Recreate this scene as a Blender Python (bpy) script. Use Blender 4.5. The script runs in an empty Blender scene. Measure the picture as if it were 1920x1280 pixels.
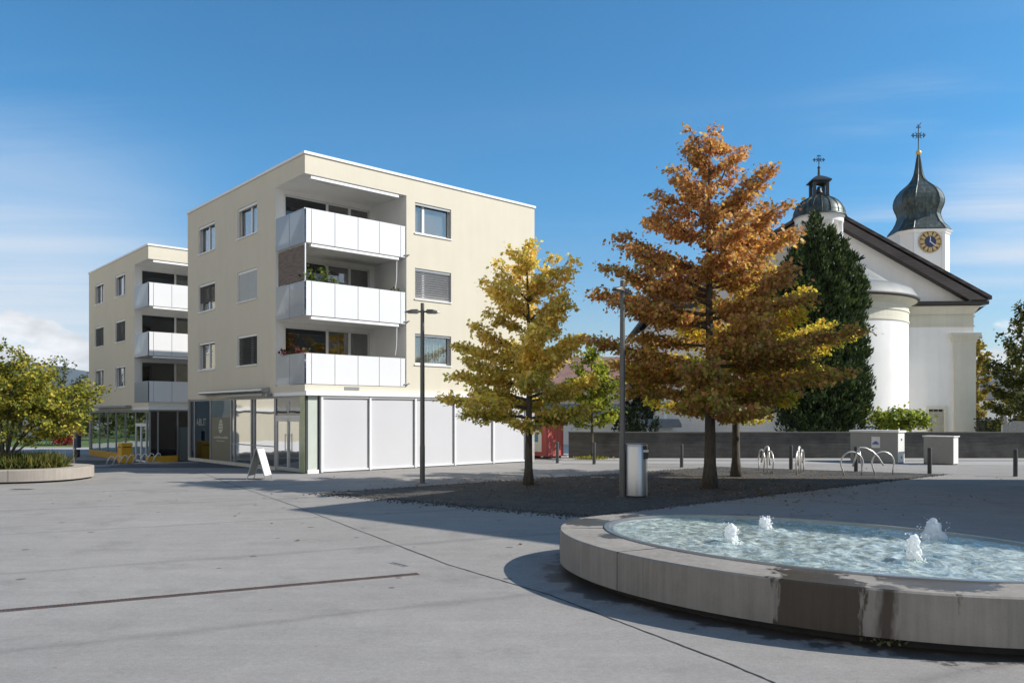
import bpy, math, random
import numpy as np
from mathutils import Vector, Matrix, noise as mnoise

random.seed(7)
R = math.radians
scene = bpy.context.scene
COL = scene.collection
F = 1487.0          # focal length of the photograph in photo pixels
HC = 2.25           # eye height
HY = 777.0          # horizon row

def gz(x, y):
    """ground height: flat plaza, dropping a little towards the far left"""
    s = (x + 7.86) * -0.667 + (y - 30.1) * 0.745
    t = min(1.0, max(0.0, (s - 10.5) / 7.5))
    t = t * t * (3 - 2 * t)
    # only on the left side of the street
    q = min(1.0, max(0.0, (-8.0 - x) / 6.0))
    return -0.47 * t * q

def G(px, py, z=0.0):
    Y = F * (HC - z) / (py - HY)
    return ((px - 960) * Y / F, Y)

def X_at(px, Y):
    return (px - 960) * Y / F

def Z_at(py, Y):
    return HC + (HY - py) * Y / F

# ------------------------------------------------------------------ materials
def new_mat(name):
    m = bpy.data.materials.new(name)
    m.use_nodes = True
    nt = m.node_tree
    b = nt.nodes['Principled BSDF']
    return m, nt, b

def N(nt, typ, **kw):
    n = nt.nodes.new(typ)
    for k, v in kw.items():
        if k == 'inp':
            for kk, vv in v.items():
                n.inputs[kk].default_value = vv
        else:
            setattr(n, k, v)
    return n

def L(nt, a, b):
    nt.links.new(a, b)

def rgba(c):
    return (c[0], c[1], c[2], 1.0)

def mat_basic(name, col, rough=0.6, metal=0.0, var=0.12, scale=3.0, bump=0.0, bscale=60.0, spec=0.5):
    m, nt, b = new_mat(name)
    b.inputs['Roughness'].default_value = rough
    b.inputs['Metallic'].default_value = metal
    b.inputs['Specular IOR Level'].default_value = spec
    tc = N(nt, 'ShaderNodeTexCoord')
    if var > 0:
        nz = N(nt, 'ShaderNodeTexNoise', inp={'Scale': scale, 'Detail': 6.0, 'Roughness': 0.6})
        L(nt, tc.outputs['Object'], nz.inputs['Vector'])
        rp = N(nt, 'ShaderNodeMapRange', inp={'From Min': 0.3, 'From Max': 0.7, 'To Min': 1 - var, 'To Max': 1 + var})
        L(nt, nz.outputs['Fac'], rp.inputs['Value'])
        mx = N(nt, 'ShaderNodeVectorMath', operation='SCALE')
        mx.inputs[0].default_value = col
        L(nt, rp.outputs['Result'], mx.inputs['Scale'])
        L(nt, mx.outputs['Vector'], b.inputs['Base Color'])
    else:
        b.inputs['Base Color'].default_value = rgba(col)
    if bump > 0:
        n2 = N(nt, 'ShaderNodeTexNoise', inp={'Scale': bscale, 'Detail': 4.0})
        L(nt, tc.outputs['Object'], n2.inputs['Vector'])
        bp = N(nt, 'ShaderNodeBump', inp={'Strength': bump, 'Distance': 0.02})
        L(nt, n2.outputs['Fac'], bp.inputs['Height'])
        L(nt, bp.outputs['Normal'], b.inputs['Normal'])
    return m

def mat_plaster(name, col, streak=0.06):
    m, nt, b = new_mat(name)
    b.inputs['Roughness'].default_value = 0.9
    b.inputs['Specular IOR Level'].default_value = 0.2
    tc = N(nt, 'ShaderNodeTexCoord')
    n1 = N(nt, 'ShaderNodeTexNoise', inp={'Scale': 0.7, 'Detail': 6.0, 'Roughness': 0.6})
    L(nt, tc.outputs['Object'], n1.inputs['Vector'])
    mp = N(nt, 'ShaderNodeMapping', inp={'Scale': (2.5, 2.5, 0.22)})
    L(nt, tc.outputs['Object'], mp.inputs['Vector'])
    n2 = N(nt, 'ShaderNodeTexNoise', inp={'Scale': 1.0, 'Detail': 5.0, 'Roughness': 0.65})
    L(nt, mp.outputs['Vector'], n2.inputs['Vector'])
    n3 = N(nt, 'ShaderNodeTexNoise', inp={'Scale': 90.0, 'Detail': 3.0})
    L(nt, tc.outputs['Object'], n3.inputs['Vector'])
    a = N(nt, 'ShaderNodeMath', operation='ADD'); L(nt, n1.outputs['Fac'], a.inputs[0]); L(nt, n2.outputs['Fac'], a.inputs[1])
    a2 = N(nt, 'ShaderNodeMath', operation='MULTIPLY_ADD', inp={1: 0.35}); L(nt, n3.outputs['Fac'], a2.inputs[0]); L(nt, a.outputs[0], a2.inputs[2])
    rp = N(nt, 'ShaderNodeMapRange', inp={'From Min': 0.85, 'From Max': 1.5, 'To Min': 1 - streak, 'To Max': 1 + streak})
    L(nt, a2.outputs[0], rp.inputs['Value'])
    mx = N(nt, 'ShaderNodeVectorMath', operation='SCALE'); mx.inputs[0].default_value = col
    L(nt, rp.outputs['Result'], mx.inputs['Scale'])
    L(nt, mx.outputs['Vector'], b.inputs['Base Color'])
    bp = N(nt, 'ShaderNodeBump', inp={'Strength': 0.25, 'Distance': 0.01})
    L(nt, n3.outputs['Fac'], bp.inputs['Height']); L(nt, bp.outputs['Normal'], b.inputs['Normal'])
    return m

def mat_glass(name, tint=(0.80, 0.82, 0.82), refl=(0.97, 0.96, 0.95), fmin=0.10, fmax=0.62):
    """thin window glass: see-through with a mirror sheen that grows at grazing angles"""
    m = bpy.data.materials.new(name); m.use_nodes = True
    nt = m.node_tree; nt.nodes.clear()
    out = N(nt, 'ShaderNodeOutputMaterial')
    tr = N(nt, 'ShaderNodeBsdfTransparent'); tr.inputs[0].default_value = rgba(tint)
    gl = N(nt, 'ShaderNodeBsdfGlossy', inp={'Roughness': 0.015}); gl.inputs[0].default_value = rgba(refl)
    lw = N(nt, 'ShaderNodeLayerWeight', inp={'Blend': 0.35})
    rp = N(nt, 'ShaderNodeMapRange', inp={'From Min': 0.0, 'From Max': 1.0, 'To Min': fmin, 'To Max': fmax})
    L(nt, lw.outputs['Facing'], rp.inputs['Value'])
    # slight waviness of float glass
    tc = N(nt, 'ShaderNodeTexCoord')
    nz = N(nt, 'ShaderNodeTexNoise', inp={'Scale': 0.8, 'Detail': 1.0}); L(nt, tc.outputs['Object'], nz.inputs['Vector'])
    bp = N(nt, 'ShaderNodeBump', inp={'Strength': 0.06, 'Distance': 0.1}); L(nt, nz.outputs['Fac'], bp.inputs['Height'])
    L(nt, bp.outputs['Normal'], gl.inputs['Normal'])
    mx = N(nt, 'ShaderNodeMixShader')
    L(nt, rp.outputs['Result'], mx.inputs[0]); L(nt, tr.outputs[0], mx.inputs[1]); L(nt, gl.outputs[0], mx.inputs[2])
    L(nt, mx.outputs[0], out.inputs[0])
    return m

def mat_leaf(name, rough=0.5, trans=0.48):
    m = bpy.data.materials.new(name); m.use_nodes = True
    nt = m.node_tree; nt.nodes.clear()
    out = N(nt, 'ShaderNodeOutputMaterial')
    at = N(nt, 'ShaderNodeAttribute'); at.attribute_name = 'tint'
    pb = N(nt, 'ShaderNodeBsdfPrincipled', inp={'Roughness': rough, 'Specular IOR Level': 0.25})
    tl = N(nt, 'ShaderNodeBsdfTranslucent')
    mu = N(nt, 'ShaderNodeVectorMath', operation='MULTIPLY'); mu.inputs[1].default_value = (1.25, 1.2, 0.75)
    L(nt, at.outputs['Color'], pb.inputs['Base Color']); L(nt, at.outputs['Color'], mu.inputs[0]); L(nt, mu.outputs[0], tl.inputs['Color'])
    mx = N(nt, 'ShaderNodeMixShader', inp={0: trans})
    L(nt, pb.outputs[0], mx.inputs[1]); L(nt, tl.outputs[0], mx.inputs[2]); L(nt, mx.outputs[0], out.inputs[0])
    return m

def mat_bark(name, col):
    m, nt, b = new_mat(name)
    b.inputs['Roughness'].default_value = 0.95
    tc = N(nt, 'ShaderNodeTexCoord')
    mp = N(nt, 'ShaderNodeMapping', inp={'Scale': (14, 14, 2.5)}); L(nt, tc.outputs['Object'], mp.inputs['Vector'])
    nz = N(nt, 'ShaderNodeTexNoise', inp={'Scale': 1.5, 'Detail': 8.0, 'Roughness': 0.7}); L(nt, mp.outputs['Vector'], nz.inputs['Vector'])
    cr = N(nt, 'ShaderNodeValToRGB')
    cr.color_ramp.elements[0].position = 0.35; cr.color_ramp.elements[0].color = rgba([c * 0.45 for c in col])
    cr.color_ramp.elements[1].position = 0.7; cr.color_ramp.elements[1].color = rgba([c * 1.35 for c in col])
    L(nt, nz.outputs['Fac'], cr.inputs[0]); L(nt, cr.outputs[0], b.inputs['Base Color'])
    bp = N(nt, 'ShaderNodeBump', inp={'Strength': 0.8, 'Distance': 0.03}); L(nt, nz.outputs['Fac'], bp.inputs['Height']); L(nt, bp.outputs['Normal'], b.inputs['Normal'])
    return m

def mat_concrete(name, col, board=False, streak=0.18, rough=0.85, seed=0.0, vert=True):
    m, nt, b = new_mat(name)
    b.inputs['Roughness'].default_value = rough
    b.inputs['Specular IOR Level'].default_value = 0.3
    tc = N(nt, 'ShaderNodeTexCoord')
    off = N(nt, 'ShaderNodeMapping', inp={'Location': (seed, seed * 0.7, 0)}); L(nt, tc.outputs['Object'], off.inputs['Vector'])
    n1 = N(nt, 'ShaderNodeTexNoise', inp={'Scale': 1.1, 'Detail': 8.0, 'Roughness': 0.65}); L(nt, off.outputs[0], n1.inputs['Vector'])
    mp = N(nt, 'ShaderNodeMapping', inp={'Scale': (7, 7, 0.35) if vert else (0.35, 0.35, 9)}); L(nt, off.outputs[0], mp.inputs['Vector'])
    n2 = N(nt, 'ShaderNodeTexNoise', inp={'Scale': 1.6, 'Detail': 6.0, 'Roughness': 0.7}); L(nt, mp.outputs[0], n2.inputs['Vector'])
    n3 = N(nt, 'ShaderNodeTexNoise', inp={'Scale': 70.0, 'Detail': 4.0}); L(nt, off.outputs[0], n3.inputs['Vector'])
    a = N(nt, 'ShaderNodeMath', operation='ADD'); L(nt, n1.outputs['Fac'], a.inputs[0]); L(nt, n2.outputs['Fac'], a.inputs[1])
    a2 = N(nt, 'ShaderNodeMath', operation='MULTIPLY_ADD', inp={1: 0.3}); L(nt, n3.outputs['Fac'], a2.inputs[0]); L(nt, a.outputs[0], a2.inputs[2])
    rp = N(nt, 'ShaderNodeMapRange', inp={'From Min': 0.8, 'From Max': 1.5, 'To Min': 1 - streak, 'To Max': 1 + streak}); L(nt, a2.outputs[0], rp.inputs['Value'])
    mx = N(nt, 'ShaderNodeVectorMath', operation='SCALE'); mx.inputs[0].default_value = col; L(nt, rp.outputs[0], mx.inputs['Scale'])
    last = mx.outputs[0]
    L(nt, last, b.inputs['Base Color'])
    bp = N(nt, 'ShaderNodeBump', inp={'Strength': 0.3, 'Distance': 0.01}); L(nt, a2.outputs[0], bp.inputs['Height']); L(nt, bp.outputs['Normal'], b.inputs['Normal'])
    m['col_socket'] = 0
    return m, nt, b, tc, last

M = {}
M['plaster'] = mat_plaster('beige_plaster', (0.65, 0.60, 0.487), 0.04)
M['plaster_white'] = mat_plaster('white_plaster', (0.80, 0.79, 0.76), 0.04)
M['church_white'] = mat_plaster('church_plaster', (0.85, 0.835, 0.81), 0.06)
M['church_cream'] = mat_plaster('church_cream_stone', (0.66, 0.63, 0.53), 0.08)
M['white_metal'] = mat_basic('white_metal', (0.80, 0.80, 0.80), 0.4, 0, 0.03)
M['white_frame'] = mat_basic('white_frame', (0.78, 0.78, 0.77), 0.4, 0, 0.03)
M['grey_metal'] = mat_basic('grey_metal', (0.30, 0.31, 0.32), 0.4, 0.4, 0.08)
M['dark_metal'] = mat_basic('dark_metal', (0.07, 0.07, 0.072), 0.45, 0.3, 0.15)
M['pole_metal'] = mat_basic('pole_metal', (0.135, 0.13, 0.122), 0.45, 0.5, 0.15, 2.0)
M['alu'] = mat_basic('brushed_aluminium', (0.45, 0.46, 0.47), 0.35, 0.8, 0.08)
M['screen'] = mat_basic('white_screen_fabric', (0.56, 0.56, 0.58), 0.8, 0, 0.02, 0.8)
M['milk_panel'] = mat_basic('milky_panel', (0.74, 0.745, 0.755), 0.22, 0, 0.02, 1.0)
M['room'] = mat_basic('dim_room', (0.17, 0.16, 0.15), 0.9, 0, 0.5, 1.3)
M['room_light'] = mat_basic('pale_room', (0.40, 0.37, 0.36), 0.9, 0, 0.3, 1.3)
M['curtain'] = mat_basic('sheer_curtain', (0.62, 0.68, 0.70), 0.9, 0, 0.05, 6.0)
M['blind_white'] = mat_basic('white_blind', (0.66, 0.66, 0.68), 0.45, 0.2, 0.03)
M['blind_grey'] = mat_basic('grey_blind', (0.38, 0.39, 0.38), 0.5, 0.2, 0.05)
M['blind_dark'] = mat_basic('dark_blind', (0.10, 0.10, 0.10), 0.5, 0.2, 0.1)
M['glass'] = mat_glass('window_glass')
M['glass_shop'] = mat_glass('shop_glass', (0.45, 0.47, 0.46), (0.97, 0.97, 0.97), 0.42, 0.9)
M['glass_dark'] = mat_glass('dark_glass', (0.30, 0.32, 0.34), (0.9, 0.93, 1.0), 0.05, 0.42)
M['green_glass'] = mat_basic('greenish_glass_panel', (0.30, 0.34, 0.20), 0.15, 0, 0.15, 2.0)
M['frost_glass'] = mat_basic('frosted_glass_panel', (0.52, 0.56, 0.50), 0.3, 0, 0.05, 2.0)
M['poster'] = mat_basic('olive_poster', (0.14, 0.13, 0.09), 0.45, 0, 0.05)
M['poster_mark'] = mat_basic('pale_poster_mark', (0.52, 0.50, 0.42), 0.6, 0, 0.0)
M['sill_stone'] = mat_basic('pale_plinth', (0.55, 0.52, 0.45), 0.7, 0, 0.12)
M['yellow'] = mat_basic('yellow_paint', (0.68, 0.36, 0.010), 0.45, 0, 0.08)
M['yellow2'] = mat_basic('yellow_plinth_paint', (0.60, 0.33, 0.02), 0.45, 0, 0.1)
M['roofdark'] = mat_basic('roof_gravel', (0.12, 0.12, 0.12), 0.9, 0, 0.2)
M['black'] = mat_basic('black_plastic', (0.02, 0.02, 0.022), 0.45, 0, 0.2)
M['chrome'] = mat_basic('stainless_tube', (0.80, 0.78, 0.75), 0.34, 0.5, 0.05)
M['leaf'] = mat_leaf('leaf_blades')
M['leaf_dark'] = mat_leaf('conifer_sprays', 0.7, 0.12)
M['bark'] = mat_bark('grey_brown_bark', (0.11, 0.095, 0.075))
M['bark_light'] = mat_bark('pale_bark', (0.25, 0.22, 0.18))

# ------------------------------------------------------------------ mesh builder
class MB:
    def __init__(self):
        self.v = []; self.f = []
    def add(self, vs, fs):
        o = len(self.v)
        self.v.extend([tuple(p) for p in vs])
        self.f.extend([tuple(i + o for i in f) for f in fs])
        return self
    def box(self, x0, x1, y0, y1, z0, z1):
        vs = [(x0, y0, z0), (x1, y0, z0), (x1, y1, z0), (x0, y1, z0), (x0, y0, z1), (x1, y0, z1), (x1, y1, z1), (x0, y1, z1)]
        return self.add(vs, [(0, 3, 2, 1), (4, 5, 6, 7), (0, 1, 5, 4), (1, 2, 6, 5), (2, 3, 7, 6), (3, 0, 4, 7)])
    def quad(self, a, b, c, d):
        return self.add([a, b, c, d], [(0, 1, 2, 3)])
    def prism(self, poly, z0, z1):
        n = len(poly)
        vs = [(p[0], p[1], z0) for p in poly] + [(p[0], p[1], z1) for p in poly]
        fs = [tuple(range(n - 1, -1, -1)), tuple(range(n, 2 * n))] + [(i, (i + 1) % n, n + (i + 1) % n, n + i) for i in range(n)]
        return self.add(vs, fs)
    def tube(self, pts, r, n=8, cap=True, closed=False):
        pts = [Vector(p) for p in pts]
        k = len(pts)
        rs = r if isinstance(r, (list, tuple)) else [r] * k
        rings = []
        prev = None
        for i, p in enumerate(pts):
            if closed:
                d = (pts[(i + 1) % k] - pts[i - 1])
            else:
                d = (pts[min(i + 1, k - 1)] - pts[max(i - 1, 0)])
            d.normalize()
            if prev is None:
                a = Vector((0, 0, 1)) if abs(d.z) < 0.9 else Vector((1, 0, 0))
                u = d.cross(a).normalized()
            else:
                u = (prev - d * prev.dot(d)).normalized()
            prev = u
            w = d.cross(u)
            rings.append([p + (u * math.cos(2 * math.pi * j / n) + w * math.sin(2 * math.pi * j / n)) * rs[i] for j in range(n)])
        vs = [q for ring in rings for q in ring]
        fs = []
        for i in range(k if closed else k - 1):
            i2 = (i + 1) % k
            for j in range(n):
                fs.append((i * n + j, i * n + (j + 1) % n, i2 * n + (j + 1) % n, i2 * n + j))
        if cap and not closed:
            fs.append(tuple(range(n - 1, -1, -1)))
            fs.append(tuple(range((k - 1) * n, k * n)))
        return self.add(vs, fs)
    def lathe(self, prof, n=24, c=(0, 0), a0=0.0, a1=2 * math.pi, cap=False):
        full = abs(a1 - a0 - 2 * math.pi) < 1e-6
        m = n if full else n + 1
        vs = []
        for (r, z) in prof:
            for j in range(m):
                t = a0 + (a1 - a0) * j / n
                vs.append((c[0] + r * math.cos(t), c[1] + r * math.sin(t), z))
        fs = []
        for i in range(len(prof) - 1):
            for j in range(n):
                j2 = (j + 1) % m
                fs.append((i * m + j, i * m + j2, (i + 1) * m + j2, (i + 1) * m + j))
        if cap and full:
            fs.append(tuple(range(m - 1, -1, -1)))
            fs.append(tuple(range((len(prof) - 1) * m, len(prof) * m)))
        return self.add(vs, fs)
    def loft(self, rings, cap=True):
        n = len(rings[0])
        vs = [p for r in rings for p in r]
        fs = []
        for i in range(len(rings) - 1):
            for j in range(n):
                fs.append((i * n + j, i * n + (j + 1) % n, (i + 1) * n + (j + 1) % n, (i + 1) * n + j))
        if cap:
            fs.append(tuple(range(n - 1, -1, -1))); fs.append(tuple(range((len(rings) - 1) * n, len(rings) * n)))
        return self.add(vs, fs)
    def xf(self, m):
        self.v = [tuple(m @ Vector(p)) for p in self.v]
        return self
    def build(self, name, mat, parent=None, smooth=False, bevel=0.0):
        me = bpy.data.meshes.new(name)
        me.from_pydata(self.v, [], self.f)
        me.validate()
        if smooth:
            me.polygons.foreach_set('use_smooth', [True] * len(me.polygons))
        me.materials.append(mat)
        o = bpy.data.objects.new(name, me)
        COL.objects.link(o)
        if parent is not None:
            o.parent = parent
        if smooth == 'auto':
            try:
                me.set_sharp_from_angle(angle=R(35))
            except Exception:
                pass
        if bevel > 0:
            md = o.modifiers.new('bevel', 'BEVEL'); md.width = bevel; md.segments = 2; md.limit_method = 'ANGLE'; md.angle_limit = R(40)
        return o

def empty(name, loc, rz=0.0):
    o = bpy.data.objects.new(name, None)
    o.empty_display_size = 0.3
    o.location = loc
    o.rotation_euler = (0, 0, rz)
    COL.objects.link(o)
    return o

def tag(o, label, cat, group=None):
    o['label'] = label; o['category'] = cat
    if group: o['group'] = group
    return o

def struct(o):
    o['kind'] = 'structure'
    return o

def copy_tree(o, parent=None):
    c = o.copy()
    COL.objects.link(c)
    if parent is not None:
        c.parent = parent
    for ch in [q for q in COL.objects if q.parent == o]:
        copy_tree(ch, c)
    return c

def text_mesh(s, size):
    cu = bpy.data.curves.new('lettering', 'FONT')
    cu.body = s; cu.size = size; cu.align_x = 'CENTER'; cu.extrude = 0.0
    ob = bpy.data.objects.new('lettering', cu)
    COL.objects.link(ob)
    dg = bpy.context.evaluated_depsgraph_get()
    me = bpy.data.meshes.new_from_object(ob.evaluated_get(dg))
    vs = [tuple(v.co) for v in me.vertices]; fs = [tuple(p.vertices) for p in me.polygons]
    bpy.data.objects.remove(ob); bpy.data.curves.remove(cu); bpy.data.meshes.remove(me)
    return vs, fs
# ------------------------------------------------------------------ apartment building
def wall_face(mb, mp, u0, u1, z0, z1, holes, depth=0.2):
    us = sorted(set([u0, u1] + [h[0] for h in holes] + [h[1] for h in holes]))
    zs = sorted(set([z0, z1] + [h[2] for h in holes] + [h[3] for h in holes]))
    for i in range(len(us) - 1):
        for j in range(len(zs) - 1):
            uc = (us[i] + us[i + 1]) / 2; zc = (zs[j] + zs[j + 1]) / 2
            if any(h[0] < uc < h[1] and h[2] < zc < h[3] for h in holes):
                continue
            mb.quad(mp(us[i], zs[j], 0), mp(us[i + 1], zs[j], 0), mp(us[i + 1], zs[j + 1], 0), mp(us[i], zs[j + 1], 0))
    for h in holes:
        if len(h) > 4 and h[4] == 'open':
            continue
        a, b, c, d = h[:4]
        mb.quad(mp(a, c, 0), mp(a, d, 0), mp(a, d, depth), mp(a, c, depth))
        mb.quad(mp(b, c, 0), mp(b, d, 0), mp(b, d, depth), mp(b, c, depth))
        mb.quad(mp(a, d, 0), mp(b, d, 0), mp(b, d, depth), mp(a, d, depth))
        mb.quad(mp(a, c, 0), mp(b, c, 0), mp(b, c, depth), mp(a, c, depth))

def mbox(mb, mp, u0, u1, z0, z1, d0, d1):
    vs = [mp(u0, z0, d0), mp(u1, z0, d0), mp(u1, z0, d1), mp(u0, z0, d1), mp(u0, z1, d0), mp(u1, z1, d0), mp(u1, z1, d1), mp(u0, z1, d1)]
    mb.add(vs, [(0, 3, 2, 1), (4, 5, 6, 7), (0, 1, 5, 4), (1, 2, 6, 5), (2, 3, 7, 6), (3, 0, 4, 7)])

def window(root, mp, u0, u1, z0, z1, style='plain', split=0.5, dep=0.15):
    fr = MB(); t = 0.075
    mbox(fr, mp, u0, u0 + t, z0, z1, dep, dep + 0.06)
    mbox(fr, mp, u1 - t, u1, z0, z1, dep, dep + 0.06)
    mbox(fr, mp, u0 + t, u1 - t, z1 - t, z1, dep, dep + 0.06)
    mbox(fr, mp, u0 + t, u1 - t, z0, z0 + t, dep, dep + 0.06)
    um = u0 + (u1 - u0) * split
    mbox(fr, mp, um - 0.06, um + 0.06, z0 + t, z1 - t, dep - 0.01, dep + 0.055)
    w = fr.build('window', M['white_frame'], root)
    for a, b in ((u0 + t, um - 0.06), (um + 0.06, u1 - t)):
        p = MB(); mbox(p, mp, a, b, z0 + t, z1 - t, dep + 0.03, dep + 0.034)
        p.build('pane', M['glass'], w)
    s = MB(); mbox(s, mp, u0 - 0.03, u1 + 0.03, z0 - 0.055, z0 - 0.004, -0.045, dep)
    s.build('sill', M['white_metal'], w)
    rail = MB()
    mbox(rail, mp, u0 + 0.003, u0 + 0.04, z0, z1 - 0.003, 0.03, 0.09); mbox(rail, mp, u1 - 0.04, u1 - 0.003, z0, z1 - 0.003, 0.03, 0.09)
    mbox(rail, mp, u0 + 0.04, u1 - 0.04, z1 - 0.1, z1 - 0.003, 0.035, 0.1)
    rail.build('blind_rail', M['white_frame'] if mp(0, 0, 1)[0] == 1 else M['grey_metal'], w)
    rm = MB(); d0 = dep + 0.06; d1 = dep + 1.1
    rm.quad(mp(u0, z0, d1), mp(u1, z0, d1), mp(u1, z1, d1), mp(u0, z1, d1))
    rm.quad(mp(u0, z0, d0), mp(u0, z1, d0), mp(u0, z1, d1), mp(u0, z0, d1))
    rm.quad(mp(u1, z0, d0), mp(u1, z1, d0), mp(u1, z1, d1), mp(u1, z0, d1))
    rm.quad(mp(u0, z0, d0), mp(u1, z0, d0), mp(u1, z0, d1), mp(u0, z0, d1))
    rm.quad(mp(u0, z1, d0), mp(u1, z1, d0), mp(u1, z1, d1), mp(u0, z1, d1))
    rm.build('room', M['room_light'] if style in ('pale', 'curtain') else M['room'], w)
    if style == 'pale':
        c = MB(); mbox(c, mp, u0 + 0.05, u1 - 0.05, z0, z1, dep + 0.12, dep + 0.13); c.build('curtain', M['pale_blind'], w)
    if style == 'curtain':
        c = MB(); n = 60; d = dep + 0.16
        prev = None
        for i in range(n + 1):
            u = u0 + 0.05 + (u1 - u0 - 0.1) * i / n
            dd = d + 0.035 * math.sin(i * 1.15) + 0.012 * math.sin(i * 2.9)
            if prev:
                c.quad(mp(prev[0], z0, prev[1]), mp(u, z0, dd), mp(u, z1, dd), mp(prev[0], z1, prev[1]))
            prev = (u, dd)
        c.build('curtain', M['curtain'], w, True)
    elif style in ('slats', 'slats_dark', 'slats_half'):
        c = MB(); z = z1 - 0.1
        zend = z0 + 0.06 if style != 'slats_half' else z0 + 0.45
        k = 0
        while z > zend:
            a = mp(u0 + 0.04, z, 0.045); b = mp(u1 - 0.04, z, 0.045); cc = mp(u1 - 0.04, z - 0.07, 0.10); dd = mp(u0 + 0.04, z - 0.07, 0.10)
            c.quad(a, b, cc, dd)
            z -= 0.10; k += 1
        c.build('blind', M['blind_white'] if style == 'slats' else M['blind_dark'], w)
    elif style == 'shutter':
        c = MB(); um2 = (u0 + u1) / 2
        mbox(c, mp, u0 + 0.05, um2 - 0.008, z0 + 0.03, z1 - 0.05, 0.045, 0.06)
        mbox(c, mp, um2 + 0.008, u1 - 0.05, z0 + 0.03, z1 - 0.05, 0.045, 0.06)
        c.build('blind', M['blind_grey'], w)
    elif style == 'half_curtain':
        c = MB(); mbox(c, mp, u0 + 0.05, u0 + (u1 - u0) * 0.42, z0, z1, dep + 0.15, dep + 0.17)
        c.build('curtain', M['curtain'], w)
    return w

LA0, LB = 12.0, 12.27
PITCH = 2.77

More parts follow.
